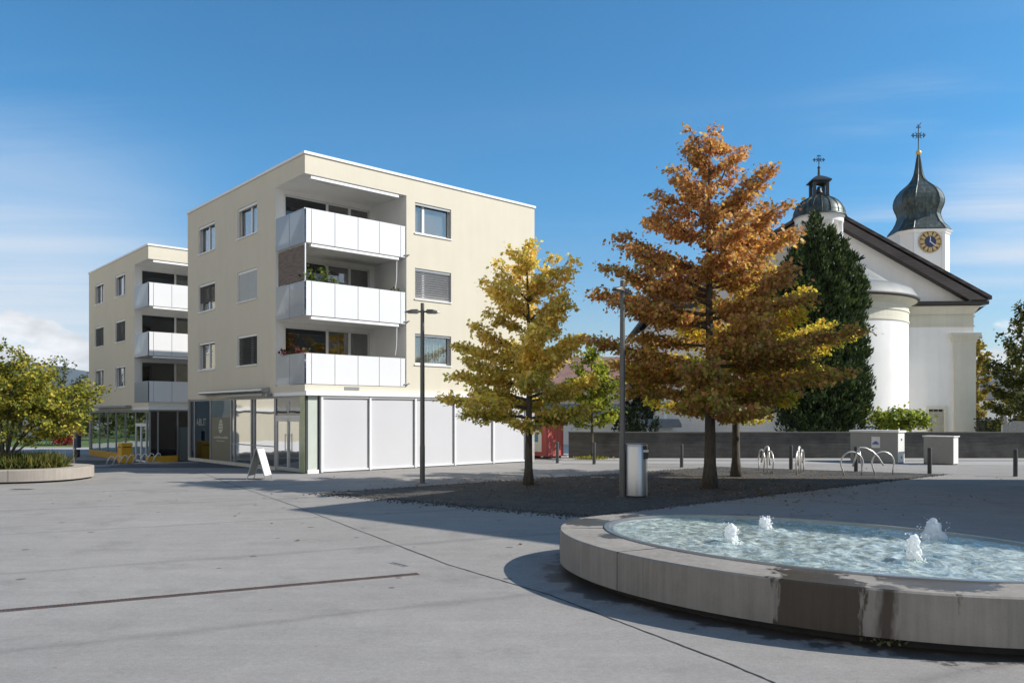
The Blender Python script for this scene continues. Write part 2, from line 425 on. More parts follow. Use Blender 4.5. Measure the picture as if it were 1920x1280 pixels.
def apartment(name, loc, rz, nfl=3, LA=12.0, ground='shop', detail=True, styles=None):
    root = empty(name, loc, rz)
    top = 12.15 + PITCH * (nfl - 3)
    mR = lambda u, z, d: (u, d, z)
    mL = lambda u, z, d: (d, u, z)
    mBR = lambda u, z, d: (u, LB - d, z)
    mBL = lambda u, z, d: (LA - d, u, z)
    RW, LBAL, DBAL = 4.62, 2.49, 2.49
    ltop = top - 0.74
    wr = []; wl = []
    for k in range(nfl):
        z0 = 4.38 + PITCH * k; z1 = z0 + 1.29
        wr.append((5.05, 6.97, z0, z1, k))
        if LA > 13:
            wr.append((9.2, 11.1, z0, z1, k)); wr.append((13.6, 15.5, z0, z1, k))
        wl.append((4.25, 6.25, z0, z1, k)); wl.append((8.8, 10.83, z0, z1, k))
    w = MB()
    zb = 2.98
    zw = 0.0 if ground == 'wall' else zb
    wall_face(w, mR, 0, LA, zw, top, [(0, RW, 3.40, ltop, 'open')] + [h[:4] for h in wr])
    wall_face(w, mL, 0, LB, zw, top, [(0, LBAL, 3.40, ltop, 'open')] + [h[:4] for h in wl])
    back = [(2.0, 4.0, 4.38 + PITCH * k, 5.67 + PITCH * k) for k in range(nfl)] + [(7.5, 9.5, 4.38 + PITCH * k, 5.67 + PITCH * k) for k in range(nfl)]
    wall_face(w, mBR, 0, LA, 0, top, back)
    wall_face(w, mBL, 0, LB, 0, top, back)
    w.quad((0, 0, zb), (LA, 0, zb), (LA, LB, zb), (0, LB, zb))            # underside over the shop floor
    wall = w.build('wall', M['plaster'], root)
    for (a, b, c, d) in back:
        window(root, mBR, a, b, c, d, 'plain'); window(root, mBL, a, b, c, d, 'plain')
    st = styles or {}
    for (a, b, c, d, k) in wr:
        window(root, mR, a, b, c, d, st.get(('R', k), 'plain'), 0.27)
    for i, (a, b, c, d, k) in enumerate(wl):
        window(root, mL, a, b, c, d, st.get(('L', k, i % 2), 'plain'), 0.42 if i % 2 == 0 else 0.5)
    # parapet cap and flat roof
    c = MB(); t = 0.05
    c.box(-t, LA + t, -t, 0.35, top, top + 0.10); c.box(-t, LA + t, LB - 0.35, LB + t, top, top + 0.10)
    c.box(-t, 0.35, 0.35, LB - 0.35, top, top + 0.10); c.box(LA - 0.35, LA + t, 0.35, LB - 0.35, top, top + 0.10)
    c.build('parapet_cap', M['white_metal'], root)
    r = MB(); r.box(0.02, LA - 0.02, 0.02, LB - 0.02, ltop + 0.3, top - 0.12)
    r.build('roof', M['roofdark'], root)
    # loggia shell (white walls), ceilings and balconies
    lg = MB()
    lg.quad((RW, 0, 3.40), (RW, DBAL, 3.40), (RW, DBAL, ltop), (RW, 0, ltop))
    # rear wall of the loggia with an opening for the glass doors
    for k in range(nfl):
        zf = 3.44 if k == 0 else 6.27 + PITCH * (k - 1)
        zt = (6.05 + PITCH * k) if k < nfl - 1 else ltop
        g0, g1, gt = 0.38, 4.36, zt - 0.22
        lg.quad((0, DBAL, zf), (g0, DBAL, zf), (g0, DBAL, zt), (0, DBAL, zt))
        lg.quad((g1, DBAL, zf), (RW, DBAL, zf), (RW, DBAL, zt), (g1, DBAL, zt))
        lg.quad((g0, DBAL, gt), (g1, DBAL, gt), (g1, DBAL, zt), (g0, DBAL, zt))
    lg.quad((0, 0, ltop), (RW, 0, ltop), (RW, DBAL, ltop), (0, DBAL, ltop))
    lg.build('loggia_wall', M['plaster_white'], root)
    for k in range(nfl):
        zf = 3.44 if k == 0 else 6.27 + PITCH * (k - 1)
        zs = 3.40 if k == 0 else zf - 0.25
        zt = (6.05 + PITCH * k) if k < nfl - 1 else ltop
        gt = zt - 0.22
        # sliding doors
        df = MB()
        edges = [0.38, 2.32, 3.39, 4.36]
        for e in edges:
            df.box(e - 0.05 if e > 0.4 else e, e + 0.06 if e < 4.3 else e, DBAL + 0.03, DBAL + 0.10, zf, gt)
        df.box(0.38, 4.36, DBAL + 0.03, DBAL + 0.10, gt - 0.06, gt); df.box(0.38, 4.36, DBAL + 0.03, DBAL + 0.10, zf, zf + 0.08)
        dfo = df.build('balcony_door', M['white_frame'] if True else M['dark_metal'], root)
        for i in range(3):
            p = MB(); p.box(edges[i] + 0.06, edges[i + 1] - 0.05, DBAL + 0.06, DBAL + 0.064, zf + 0.08, gt - 0.06)
            p.build('pane', M['glass_dark'] if i == 0 else M['glass'], dfo)
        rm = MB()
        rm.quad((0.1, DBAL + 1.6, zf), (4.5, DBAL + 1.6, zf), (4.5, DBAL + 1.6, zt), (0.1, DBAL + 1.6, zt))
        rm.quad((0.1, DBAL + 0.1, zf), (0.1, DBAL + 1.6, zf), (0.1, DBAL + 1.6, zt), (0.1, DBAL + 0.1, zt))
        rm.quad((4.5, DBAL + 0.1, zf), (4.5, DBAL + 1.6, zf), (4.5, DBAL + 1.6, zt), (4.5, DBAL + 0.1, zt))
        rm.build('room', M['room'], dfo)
        # slab with parapet panels
        sl = MB(); sl.box(0.07, RW - 0.01, 0.07, DBAL - 0.002, zs, zf)
        bal = sl.build('balcony', M['plaster_white'], root)
        pb = (3.42 if k == 0 else 6.03 + PITCH * (k - 1)); pt = 4.59 + 2.755 * k
        ed = [0.035, 0.27, 1.27, 2.30, 3.29, 4.33, 4.56]
        for i in range(6):
            p = MB(); p.box(ed[i] + 0.013, ed[i + 1] - 0.013, -0.012, 0.012, pb, pt)
            p.build('panel', M['milk_panel'], bal)
        ld = [0.035, 1.24, 2.46]
        for i in range(2):
            p = MB(); p.box(-0.012, 0.012, ld[i] + 0.008, ld[i + 1] - 0.008, pb, pt)
            p.build('panel', M['milk_side'], bal)
        rl = MB(); rl.box(-0.02, 4.58, 0.016, 0.05, pt - 0.03, pt + 0.012); rl.box(0.016, 0.05, 0.05, 2.47, pt - 0.03, pt + 0.012)
        for e in ed[1:-1]:
            rl.box(e - 0.03, e + 0.03, 0.016, 0.055, pb, pt - 0.03)
        rl.box(0.016, 0.055, 1.22, 1.26, pb, pt - 0.03)
        rl.build('railing', M['alu'], bal)
        # retracted awning cassette under the ceiling
        zc = zt - 0.02
        aw = MB(); aw.box(0.27, 4.25, 0.02, 0.16, zc - 0.14, zc - 0.03); aw.box(0.27, 4.25, 0.0, 0.02, zc - 0.135, zc - 0.09)
        awo = aw.build('awning_cassette', M['white_metal'], root)
        ar = MB(); ar.box(0.6, 1.75, 0.30, 0.36, zc - 0.12, zc - 0.06); ar.box(3.05, 4.1, 0.30, 0.36, zc - 0.12, zc - 0.06)
        ar.build('awning_arm', M['white_metal'], awo)
        if k < nfl - 1 and detail:
            rd = MB(); rd.tube([(4.22, 0.12, zc - 0.15), (4.22, 0.14, zc - 0.9), (4.2, 0.2, zc - 1.3)], 0.018, 6)
            rd.build('crank_rod', M['white_metal'], awo)
        if detail:
            br = MB(); br.tube([(4.66, -0.06, pb + 0.12), (4.5, -0.05, pb + 0.10)], 0.025, 6); br.tube([(4.70, 0.0, pb + 0.12), (4.70, -0.1, pb + 0.12)], 0.03, 6)
            br.build('drain_spout', M['grey_metal'], bal)
    # ---------------- ground floor
    band = MB()
    band.box(-0.03, LA - 0.4, -0.16, -0.001, 2.985, 3.17); band.box(-0.03, -0.001, 0.0, 2.6, 2.985, 3.12)
    band.build('canopy_band', M['white_metal'], root)
    core = MB()
    if ground == 'wall':
        k = MB(); k.box(-0.025, LA, -0.025, -0.001, 0, 0.75); k.box(-0.025, -0.001, -0.001, LB, 0, 0.75); k.build('plinth', M['white_metal'], root)
        return root
    core.quad((0.6, 0.25, 0), (LA, 0.25, 0), (LA, 0.25, zb), (0.6, 0.25, zb))
    core.quad((0.6, 0.25, 0), (0.6, 3.6, 0), (0.6, 3.6, zb), (0.6, 0.25, zb)) if ground != 'shop' else None
    core.quad((4.2, 0.25, 0), (4.2, LB, 0), (4.2, LB, zb), (4.2, 0.25, zb))
    core.quad((LA - 0.5, 0.0, 0), (LA, 0.0, 0), (LA, 0.0, zb), (LA - 0.5, 0.0, zb))
    core.quad((LA - 0.5, 0.0, 0), (LA - 0.5, 0.25, 0), (LA - 0.5, 0.25, zb), (LA - 0.5, 0.0, zb))
    core.build('ground_floor_core', M['room_light'], root)
    if ground in ('shop', 'plain'):
        e = [0.66, 2.81, 5.02, 7.12, 9.34, 11.40]
        for i in range(5):
            s = MB()
            n = 8
            u0, u1 = e[i] + 0.06, e[i + 1] - 0.05
            for q in range(n):
                ua = u0 + (u1 - u0) * q / n; ub = u0 + (u1 - u0) * (q + 1) / n
                da = -0.02 + 0.004 * math.sin(q * 0.8 + i); db = -0.02 + 0.004 * math.sin((q + 1) * 0.8 + i)
                s.quad((ua, da, 0.10), (ub, db, 0.10), (ub, db, 2.94), (ua, da, 2.94))
            so = s.build('roller_screen', M['screen'], root, True)
            gd = MB(); gd.box(e[i] - 0.02, e[i] + 0.055, -0.10, 0.05, 0.03, 2.98)
            if i == 4: gd.box(e[5] - 0.045, e[5] + 0.02, -0.10, 0.05, 0.03, 2.98)
            gd.box(e[i] + 0.055, e[i + 1] - 0.05, -0.07, 0.03, 0.05, 0.11)
            gd.box(e[i] + 0.055, e[i + 1] - 0.05, -0.09, 0.05, 2.90, 2.98)
            gd.build('screen_guide', M['white_metal'], so)
        pl = MB(); pl.box(0.62, 11.45, -0.03, 0.2, 0, 0.03)
        pl.build('threshold', M['grey_metal'], root)
        # corner column clad in frosted glass on a white foot
        k = MB(); k.box(0.14, 0.54, 0.02, 0.28, 0.14, 2.98)
        kc = k.build('corner_column', M['frost_glass'], root)
        k = MB(); k.box(0.10, 0.58, -0.03, 0.30, 0, 0.14); k.build('column_foot', M['white_metal'], kc)
        k = MB(); k.box(0.02, 0.05, 0.06, 0.44, 0.03, 2.98); k.build('side_panel', M['green_glass'], kc)
        k = MB(); k.box(0.055, 0.135, 0.03, 0.40, 0.03, 2.98); k.box(0.545, 0.60, 0.03, 0.2, 0.03, 2.98); k.build('dark_joint', M['dark_metal'], kc)
    dS = 0.10
    if ground == 'shop':
        fr = MB()
        for b0, b1 in ((0.44, 0.52), (2.62, 2.80), (4.66, 4.78), (4.95, 5.06), (6.74, 6.84), (7.12, 7.22), (9.52, 9.62), (11.55, 11.65), (12.15, 12.25)):
            fr.box(dS - 0.03, dS + 0.06, b0, b1, 0.14, 2.90)
        fr.box(dS - 0.03, dS + 0.06, 0.44, 12.25, 2.90, 2.98)
        fr.box(dS - 0.02, dS + 0.03, 2.80, 7.12, 0.93, 0.97)
        sh = fr.build('shopfront', M['grey_metal'], root)
        for b0, b1 in ((2.80, 4.66), (4.78, 4.95), (5.06, 6.74), (6.84, 7.12), (7.22, 9.52), (9.62, 11.55), (11.65, 12.15)):
            p = MB(); p.box(dS + 0.01, dS + 0.016, b0, b1, 0.14, 2.90)
            p.build('pane', M['glass_shop'] if b1 < 9.6 else M['glass_dark'], sh)
        # cream sheets added behind two panes to stand in for the mirrored facade
        for b0, b1, zz in ((2.9, 4.6, 0.95), (5.12, 6.68, 0.62)):
            p = MB(); p.box(dS + 0.12, dS + 0.13, b0, b1, zz, 2.86); p.build('reflection_sheet', M['reflection_sheet'], sh)
        pl = MB(); pl.box(0.02, 0.3, 2.62, 12.25, 0.0, 0.14); pl.build('plinth', M['sill_stone'], root)
        po = MB(); po.box(dS - 0.008, dS - 0.002, 7.28, 9.46, 0.16, 2.14)
        poo = po.build('poster', M['poster'], root)
        lg = MB()
        ec, ez = 8.35, 1.72
        ring = []
        def egg(t, k=1.0):
            zz = math.cos(t); wv = 0.20 * math.sin(t) * (1 - 0.22 * zz)
            return (ec - wv * k, ez + 0.31 * zz * k)
        # upright egg cut by curved bands
        for lo, hi in ((-1.0, -0.45), (-0.36, -0.02), (0.06, 0.42), (0.5, 1.0)):
            zs = [lo + (hi - lo) * i / 8 for i in range(9)]
            for i in range(8):
                q = []
                for zz in (zs[i], zs[i + 1]):
                    wv = 0.25 * math.sqrt(max(0, 1 - zz * zz)) * (1 - 0.22 * zz)
                    q.append((wv, ez + 0.31 * zz))
                lg.quad((dS - 0.012, ec - q[0][0], q[0][1] + 0.02), (dS - 0.012, ec + q[0][0], q[0][1] - 0.02), (dS - 0.012, ec + q[1][0], q[1][1] - 0.02), (dS - 0.012, ec - q[1][0], q[1][1] + 0.02))
        # the lettering under it is too small to read: a row of little strokes
        rr = random.Random(3)
        u = 7.55
        while u < 9.2:
            wv = rr.choice((0.05, 0.07, 0.09)); hh = rr.choice((0.07, 0.07, 0.11))
            lg.quad((dS - 0.012, u, 1.16), (dS - 0.012, u + wv, 1.16), (dS - 0.012, u + wv, 1.16 + hh), (dS - 0.012, u, 1.16 + hh))
            u += wv + 0.035
        lg.box(dS - 0.013, dS - 0.011, 7.9, 8.85, 1.03, 1.055)
        lg.build('emblem', M['poster_mark'], poo)
        vs, fs = text_mesh('ABUT', 0.50)
        tx = MB(); tx.add([(dS - 0.004, 10.75 - x, 1.72 + y) for x, y, z in vs], fs); tx.build('shop_lettering', M['grey_metal'], root)
        # curtain edge beside the dark pane
        cu = MB(); prev = None
        for i in range(20):
            t = i / 19; zz = 0.16 + 2.72 * t; bb = 9.78 + 0.38 * (4 * (t - 0.5) ** 2 - 1) * -1 * 0.6
            if prev: cu.quad((dS + 0.14, 9.62, prev[0]), (dS + 0.14, prev[1], prev[0]), (dS + 0.14, bb, zz), (dS + 0.14, 9.62, zz))
            prev = (zz, bb)
        cu.build('shop_curtain', M['curtain'], root)
        # furniture silhouettes deep in the dark shop: a counter and a bench
        it = MB(); it.box(1.2, 1.9, 9.9, 11.9, 0.14, 0.95); it.box(1.9, 2.3, 9.8, 12.0, 0.14, 0.5); it.build('shop_counter', M['blind_grey'], root)
    if ground == 'shop':
        # double door with transom
        d = MB()
        for b0, b1 in ((0.52, 0.60), (1.50, 1.62), (2.54, 2.62)):
            d.box(dS - 0.04, dS + 0.05, b0, b1, 0.03, 2.09)
        d.box(dS - 0.04, dS + 0.05, 0.52, 2.62, 2.09, 2.22); d.box(dS - 0.04, dS + 0.05, 0.60, 1.50, 0.03, 0.16); d.box(dS - 0.04, dS + 0.05, 1.62, 2.54, 0.03, 0.16)
        d.box(dS - 0.04, dS + 0.05, 0.60, 2.54, 1.98, 2.09)
        do = d.build('door', M['alu'], root)
        for b0, b1, z0, z1 in ((0.60, 1.50, 0.16, 1.98), (1.62, 2.54, 0.16, 1.98), (0.55, 2.60, 2.22, 2.90)):
            p = MB(); p.box(dS, dS + 0.006, b0, b1, z0, z1); p.build('pane', M['glass_dark'] if z0 > 2 else M['glass_shop'], do)
        hd = MB(); hd.tube([(dS - 0.09, 1.45, 0.8), (dS - 0.09, 1.45, 1.5)], 0.018, 6); hd.tube([(dS - 0.09, 1.67, 0.8), (dS - 0.09, 1.67, 1.5)], 0.018, 6)
        hd.box(dS - 0.09, dS - 0.03, 1.44, 1.46, 0.85, 0.88); hd.box(dS - 0.09, dS - 0.03, 1.66, 1.68, 0.85, 0.88)
        hd.box(dS - 0.09, dS - 0.03, 1.44, 1.46, 1.42, 1.45); hd.box(dS - 0.09, dS - 0.03, 1.66, 1.68, 1.42, 1.45)
        hd.build('handle', M['alu'], do)
        eg = MB()
        for i in range(10):
            za, zc2 = -1 + 0.2 * i, -0.8 + 0.2 * i
            wa = 0.16 * math.sqrt(max(0, 1 - za * za)); wb = 0.16 * math.sqrt(max(0, 1 - zc2 * zc2))
            eg.quad((dS - 0.006, 1.6 - wa, 2.56 + 0.25 * za), (dS - 0.006, 1.6 + wa, 2.56 + 0.25 * za), (dS - 0.006, 1.6 + wb, 2.56 + 0.25 * zc2), (dS - 0.006, 1.6 - wb, 2.56 + 0.25 * zc2))
        eg.build('emblem', M['blind_grey'], do)
        aw = MB()
        prof = [(-0.02, 3.16), (-0.30, 3.17), (-0.38, 3.22), (-0.36, 3.30), (-0.02, 3.36)]
        for i in range(len(prof)):
            a, b2 = prof[i], prof[(i + 1) % len(prof)]
            aw.quad((a[0], 3.03, a[1]), (b2[0], 3.03, b2[1]), (b2[0], 9.9, b2[1]), (a[0], 9.9, a[1]))
        for bb in (3.03, 9.9):
            aw.add([(p[0], bb, p[1]) for p in prof], [tuple(range(5))])
        awn = aw.build('shop_awning', M['alu'], root)
        k = MB(); k.box(-0.30, -0.25, 3.1, 7.4, 3.03, 3.10); k.box(-0.26, 0.0, 2.78, 2.86, 2.98, 3.12); k.build('awning_bar', M['grey_metal'], awn)
    elif ground == 'post':
        fr = MB()
        for b0 in (0.06, 0.50, 2.5, 4.5, 6.4, 8.2, 10.1, 12.1):
            fr.box(dS - 0.03, dS + 0.05, b0, b0 + 0.09, 0.05, 2.92)
        for a0 in (0.50, 1.58, 3.9):
            fr.box(a0, a0 + 0.08, dS - 0.03, dS + 0.05, 0.38, 2.92)
        fr.box(dS - 0.03, dS + 0.05, 0.06, 12.2, 2.86, 2.98); fr.box(0.15, LA - 0.5, dS - 0.03, dS + 0.05, 2.90, 2.98)
        sh = fr.build('shopfront', M['grey_metal'], root)
        for b0, b1, zz in ((2.59, 4.5, 0.4), (4.59, 6.4, 0.4), (6.49, 8.2, 0.4), (8.29, 10.1, 0.4), (10.19, 12.1, 0.4), (0.15, 0.50, 0.4)):
            p = MB(); p.box(dS + 0.01, dS + 0.016, b0, b1, zz, 2.86); p.build('pane', M['glass_post'], sh)
        for a0, a1 in ((0.16, 0.50), (0.58, 1.58), (1.66, 3.9)):
            p = MB(); p.box(a0, a1, dS + 0.01, dS + 0.016, 0.4, 2.9); p.build('pane', M['glass_dark'], sh)
        pl = MB(); pl.box(0.0, 0.3, 2.6, 12.25, 0.0, 0.39); pl.box(0.301, 1.62, 0.0, 0.3, 0.0, 0.39); pl.box(0.0, 0.3, 0.0, 0.5, 0.0, 0.39)
        pl.build('plinth', M['yellow2'], root)
        bk = MB(); bk.quad((3.0, 0.3, 0), (3.0, LB, 0), (3.0, LB, 2.95), (3.0, 0.3, 2.95)); bk.box(1.2, 1.5, 4.0, 11.5, 0.05, 1.15); bk.build('counter', M['room_light'], root)
        ip = MB(); ip.box(0.7, 1.5, 0.5, 0.52, 1.55, 2.75); ip.box(0.62, 0.9, 0.42, 0.44, 0.95, 1.35); ip.build('notice_panel', M['blind_grey'], root)
        d = MB()
        for b0, b1 in ((0.60, 0.68), (1.46, 1.62), (2.42, 2.5)):
            d.box(dS - 0.04, dS + 0.05, b0, b1, 0.03, 2.05)
        d.box(dS - 0.04, dS + 0.05, 0.60, 2.5, 2.05, 2.22); d.box(dS - 0.04, dS + 0.05, 0.60, 2.5, 0.03, 0.12)
        do = d.build('door', M['white_frame'], root)
        for b0, b1, z0, z1 in ((0.68, 1.46, 0.12, 2.05), (1.62, 2.42, 0.12, 2.05), (0.6, 2.5, 2.22, 2.86)):
            p = MB(); p.box(dS, dS + 0.006, b0, b1, z0, z1); p.build('pane', M['glass_post'], do)
        lk = MB(); lk.box(1.66, 2.6, -0.30, 0.05, 0.12, 2.0); lk.build('locker_panel', M['locker'], root)
        aw = MB(); aw.box(-0.34, -0.02, 3.0, 9.9, 3.14, 3.26); aw.build('shop_awning', M['grey_metal'], root)
        k = MB(); k.box(2.9, 3.7, -0.02, 0.0, 3.2, 3.36); k.build('vent_grille', M['dark_metal'], root)
    else:
        k = MB(); k.quad((0.1, 0.3, 0), (0.1, LB, 0), (0.1, LB, zb), (0.1, 0.3, zb)); k.build('shopfront', M['glass_dark'], root)
    if ground == 'shop':
        k = MB(); k.box(1.7, 2.35, -0.02, 0.0, 3.22, 3.34); k.build('vent_grille', M['grey_metal'], root)
    return root

def mat_side_panel():
    m = bpy.data.materials.new('milky_side_glass'); m.use_nodes = True
    nt = m.node_tree; b = nt.nodes['Principled BSDF']; out = nt.nodes['Material Output']
    b.inputs['Base Color'].default_value = (0.42, 0.46, 0.50, 1); b.inputs['Roughness'].default_value = 0.12
    tl = N(nt, 'ShaderNodeBsdfTranslucent'); tl.inputs[0].default_value = (0.7, 0.74, 0.78, 1)
    mx = N(nt, 'ShaderNodeMixShader', inp={0: 0.3}); L(nt, b.outputs[0], mx.inputs[1]); L(nt, tl.outputs[0], mx.inputs[2]); L(nt, mx.outputs[0], out.inputs[0])
    return m
M['milk_side'] = mat_side_panel()
M['pale_blind'] = mat_basic('pale_roller_blind', (0.50, 0.48, 0.50), 0.8, 0, 0.04)
M['glass_post'] = mat_glass('greenish_shop_glass', (0.40, 0.45, 0.42), (0.85, 0.92, 0.88), 0.30, 0.9)
M['locker'] = mat_basic('teal_grey_panel', (0.10, 0.13, 0.135), 0.4, 0.2, 0.06)
M['reflection_sheet'] = mat_basic('cream_reflection', (0.68, 0.63, 0.46), 0.8, 0, 0.04)

RZ = math.atan2(0.667, 0.745)
styles1 = {('R', 2): 'pale', ('R', 1): 'slats', ('R', 0): 'curtain', ('L', 2, 0): 'half_curtain', ('L', 1, 0): 'shutter', ('L', 1, 1): 'slats_half', ('L', 0, 0): 'slats_dark', ('L', 2, 1): 'half_curtain', ('L', 0, 1): 'half_curtain'}
b1 = apartment('apartment_building', (-7.86, 30.1, 0), RZ, 3, 12.0, 'shop', True, styles1)
tag(b1, 'near beige apartment block with white corner balconies over white ground floor screens', 'apartment block', 'beige apartment blocks around the square')
styles2 = {('L', 1, 0): 'slats_dark', ('L', 1, 1): 'slats_dark', ('L', 2, 0): 'half_curtain', ('L', 0, 0): 'half_curtain'}
b2 = apartment('apartment_building', (-20.27, 44.2, -0.47), RZ, 3, 12.0, 'post', True, styles2)
tag(b2, 'farther beige apartment block with yellow ground floor plinth, partly hidden behind the nearer block', 'apartment block', 'beige apartment blocks around the square')
# two more blocks of the estate stand just outside the picture: one shades the right half of the square, one is mirrored in the shop windows
b3 = apartment('apartment_building', (12.2, 17.9, 0), math.atan2(-0.64, 0.77), 3, 18.0, 'wall', False, {})
tag(b3, 'long beige apartment block beyond the right edge, standing beside the round fountain', 'apartment block', 'beige apartment blocks around the square')
b4 = apartment('apartment_building', (-41.0, 37.6, -0.47), RZ, 3, 12.0, 'wall', False, {})
tag(b4, 'beige apartment block beyond the left edge, standing past the shrub planter', 'apartment block', 'beige apartment blocks around the square')

# wooden privacy screen on the middle corner balcony
s = MB()
for i in range(12):
    z = 7.40 + i * 0.111
    s.box(0.06, 0.085, 0.12, 2.38, z, z + 0.106)
def mat_wood():
    m, nt, b = new_mat('weathered_wood')
    b.inputs['Roughness'].default_value = 0.8
    tc = N(nt, 'ShaderNodeTexCoord')
    mp = N(nt, 'ShaderNodeMapping', inp={'Scale': (1, 1.2, 12)}); L(nt, tc.outputs['Object'], mp.inputs['Vector'])
    nz = N(nt, 'ShaderNodeTexNoise', inp={'Scale': 2.2, 'Detail': 8.0, 'Roughness': 0.75}); L(nt, mp.outputs[0], nz.inputs['Vector'])
    cr = N(nt, 'ShaderNodeValToRGB'); cr.color_ramp.elements[0].position = 0.3; cr.color_ramp.elements[0].color = (0.07, 0.05, 0.04, 1)
    cr.color_ramp.elements[1].position = 0.75; cr.color_ramp.elements[1].color = (0.30, 0.24, 0.20, 1)
    L(nt, nz.outputs['Fac'], cr.inputs[0]); L(nt, cr.outputs[0], b.inputs['Base Color'])
    return m
M['wood'] = mat_wood()
s.build('privacy_screen', M['wood'], b1)
k = MB(); k.box(0.02, 0.055, 0.02, 0.075, 7.36, 8.78); k.build('screen_post', M['white_metal'], b1)
# ------------------------------------------------------------------ church
def mat_copper():
    m, nt, b = new_mat('aged_copper')
    b.inputs['Roughness'].default_value = 0.45; b.inputs['Metallic'].default_value = 0.35
    tc = N(nt, 'ShaderNodeTexCoord')
    mp = N(nt, 'ShaderNodeMapping', inp={'Scale': (3, 3, 0.7)}); L(nt, tc.outputs['Object'], mp.inputs['Vector'])
    nz = N(nt, 'ShaderNodeTexNoise', inp={'Scale': 1.2, 'Detail': 8.0, 'Roughness': 0.7}); L(nt, mp.outputs[0], nz.inputs['Vector'])
    cr = N(nt, 'ShaderNodeValToRGB'); e = cr.color_ramp.elements
    e[0].position = 0.3; e[0].color = (0.018, 0.022, 0.021, 1); e[1].position = 0.76; e[1].color = (0.16, 0.215, 0.195, 1)
    x = cr.color_ramp.elements.new(0.52); x.color = (0.056, 0.073, 0.067, 1)
    L(nt, nz.outputs['Fac'], cr.inputs[0]); L(nt, cr.outputs[0], b.inputs['Base Color'])
    bp = N(nt, 'ShaderNodeBump', inp={'Strength': 0.15, 'Distance': 0.05}); L(nt, nz.outputs['Fac'], bp.inputs['Height']); L(nt, bp.outputs['Normal'], b.inputs['Normal'])
    return m
def mat_tiles(name, col, sc=(0, 0, 0)):
    m, nt, b = new_mat(name)
    b.inputs['Roughness'].default_value = 0.8
    tc = N(nt, 'ShaderNodeTexCoord')
    br = N(nt, 'ShaderNodeTexBrick', inp={'Scale': 1.0, 'Mortar Size': 0.012, 'Brick Width': 0.28, 'Row Height': 0.2})
    br.inputs['Color1'].default_value = rgba(col); br.inputs['Color2'].default_value = rgba([c * 0.86 for c in col]); br.inputs['Mortar'].default_value = rgba([c * 0.6 for c in col])
    sx = N(nt, 'ShaderNodeSeparateXYZ'); L(nt, tc.outputs['Object'], sx.inputs[0])
    cb = N(nt, 'ShaderNodeCombineXYZ'); L(nt, sx.outputs['Y'], cb.inputs[0]); L(nt, sx.outputs['Z'], cb.inputs[1])
    L(nt, cb.outputs[0], br.inputs['Vector'])
    nz = N(nt, 'ShaderNodeTexNoise', inp={'Scale': 0.8, 'Detail': 5.0}); L(nt, tc.outputs['Object'], nz.inputs['Vector'])
    rp = N(nt, 'ShaderNodeMapRange', inp={'From Min': 0.3, 'From Max': 0.7, 'To Min': 0.7, 'To Max': 1.25}); L(nt, nz.outputs['Fac'], rp.inputs['Value'])
    mx = N(nt, 'ShaderNodeVectorMath', operation='SCALE'); L(nt, br.outputs['Color'], mx.inputs[0]); L(nt, rp.outputs[0], mx.inputs['Scale'])
    L(nt, mx.outputs[0], b.inputs['Base Color'])
    return m
M['copper'] = mat_copper()
M['roof_brown'] = mat_tiles('dark_brown_tiles', (0.13, 0.105, 0.095))
M['roof_red'] = mat_tiles('red_brown_tiles', (0.27, 0.16, 0.13))
M['lead'] = mat_basic('weathered_sheet_roof', (0.22, 0.225, 0.215), 0.6, 0.1, 0.2, 0.8)
M['eave_wood'] = mat_basic('dark_eave_boards', (0.05, 0.042, 0.038), 0.7, 0, 0.15)
M['gold'] = mat_basic('gilded', (0.72, 0.48, 0.16), 0.4, 0.5, 0.08)
M['gold_dial'] = mat_basic('gilded_numerals', (0.60, 0.42, 0.17), 0.5, 0.2, 0.05)
M['dial_dark'] = mat_basic('dark_dial_ring', (0.075, 0.04, 0.03), 0.5, 0, 0.1)
M['dial_blue'] = mat_basic('blue_dial', (0.025, 0.035, 0.12), 0.4, 0, 0.1)
M['iron'] = mat_basic('wrought_iron', (0.05, 0.06, 0.065), 0.5, 0.5, 0.1)

TH = R(4)
church = empty('church', (0.3786 * 52 + 0.4, 52.0, 0), -TH)
tag(church, 'white church with round apse, dark gable roof and onion domed clock tower', 'church')
HW, LEN, EZ, AP = 9.8, 26.0, 9.55, 15.75
w = MB()
w.quad((-HW, 0, 0), (HW, 0, 0), (HW, 0, EZ), (-HW, 0, EZ))
w.quad((HW, 0, 0), (HW, LEN, 0), (HW, LEN, EZ), (HW, 0, EZ)); w.quad((-HW, 0, 0), (-HW, LEN, 0), (-HW, LEN, EZ), (-HW, 0, EZ))
w.quad((-HW, LEN, 0), (HW, LEN, 0), (HW, LEN, EZ), (-HW, LEN, EZ))
# gable triangle
w.add([(-HW, 0, EZ), (HW, 0, EZ), (0, 0, AP - 0.25)], [(0, 1, 2)]); w.add([(-HW, LEN, EZ), (HW, LEN, EZ), (0, LEN, AP - 0.25)], [(0, 1, 2)])
w.build('wall', M['church_white'], church)
# apse
AR = 5.3
ap = MB()
ap.lathe([(AR, 0), (AR, 9.3)], 48, (0, 0), math.pi, 2 * math.pi)
ap.build('apse', M['church_white'], church, True)
bd = MB()
for (z0, z1, o) in ((7.92, 8.02, 0.05), (8.55, 8.66, 0.06)):
    bd.lathe([(AR, z0), (AR + o, z0), (AR + o, z1), (AR, z1)], 48, (0, 0), math.pi, 2 * math.pi)
bd.lathe([(AR + 0.012, 8.02), (AR + 0.012, 8.55)], 48, (0, 0), math.pi, 2 * math.pi)
bd.lathe([(AR + 0.014, 8.66), (AR + 0.03, 8.95), (AR + 0.25, 9.15), (AR + 0.5, 9.28)], 48, (0, 0), math.pi, 2 * math.pi)
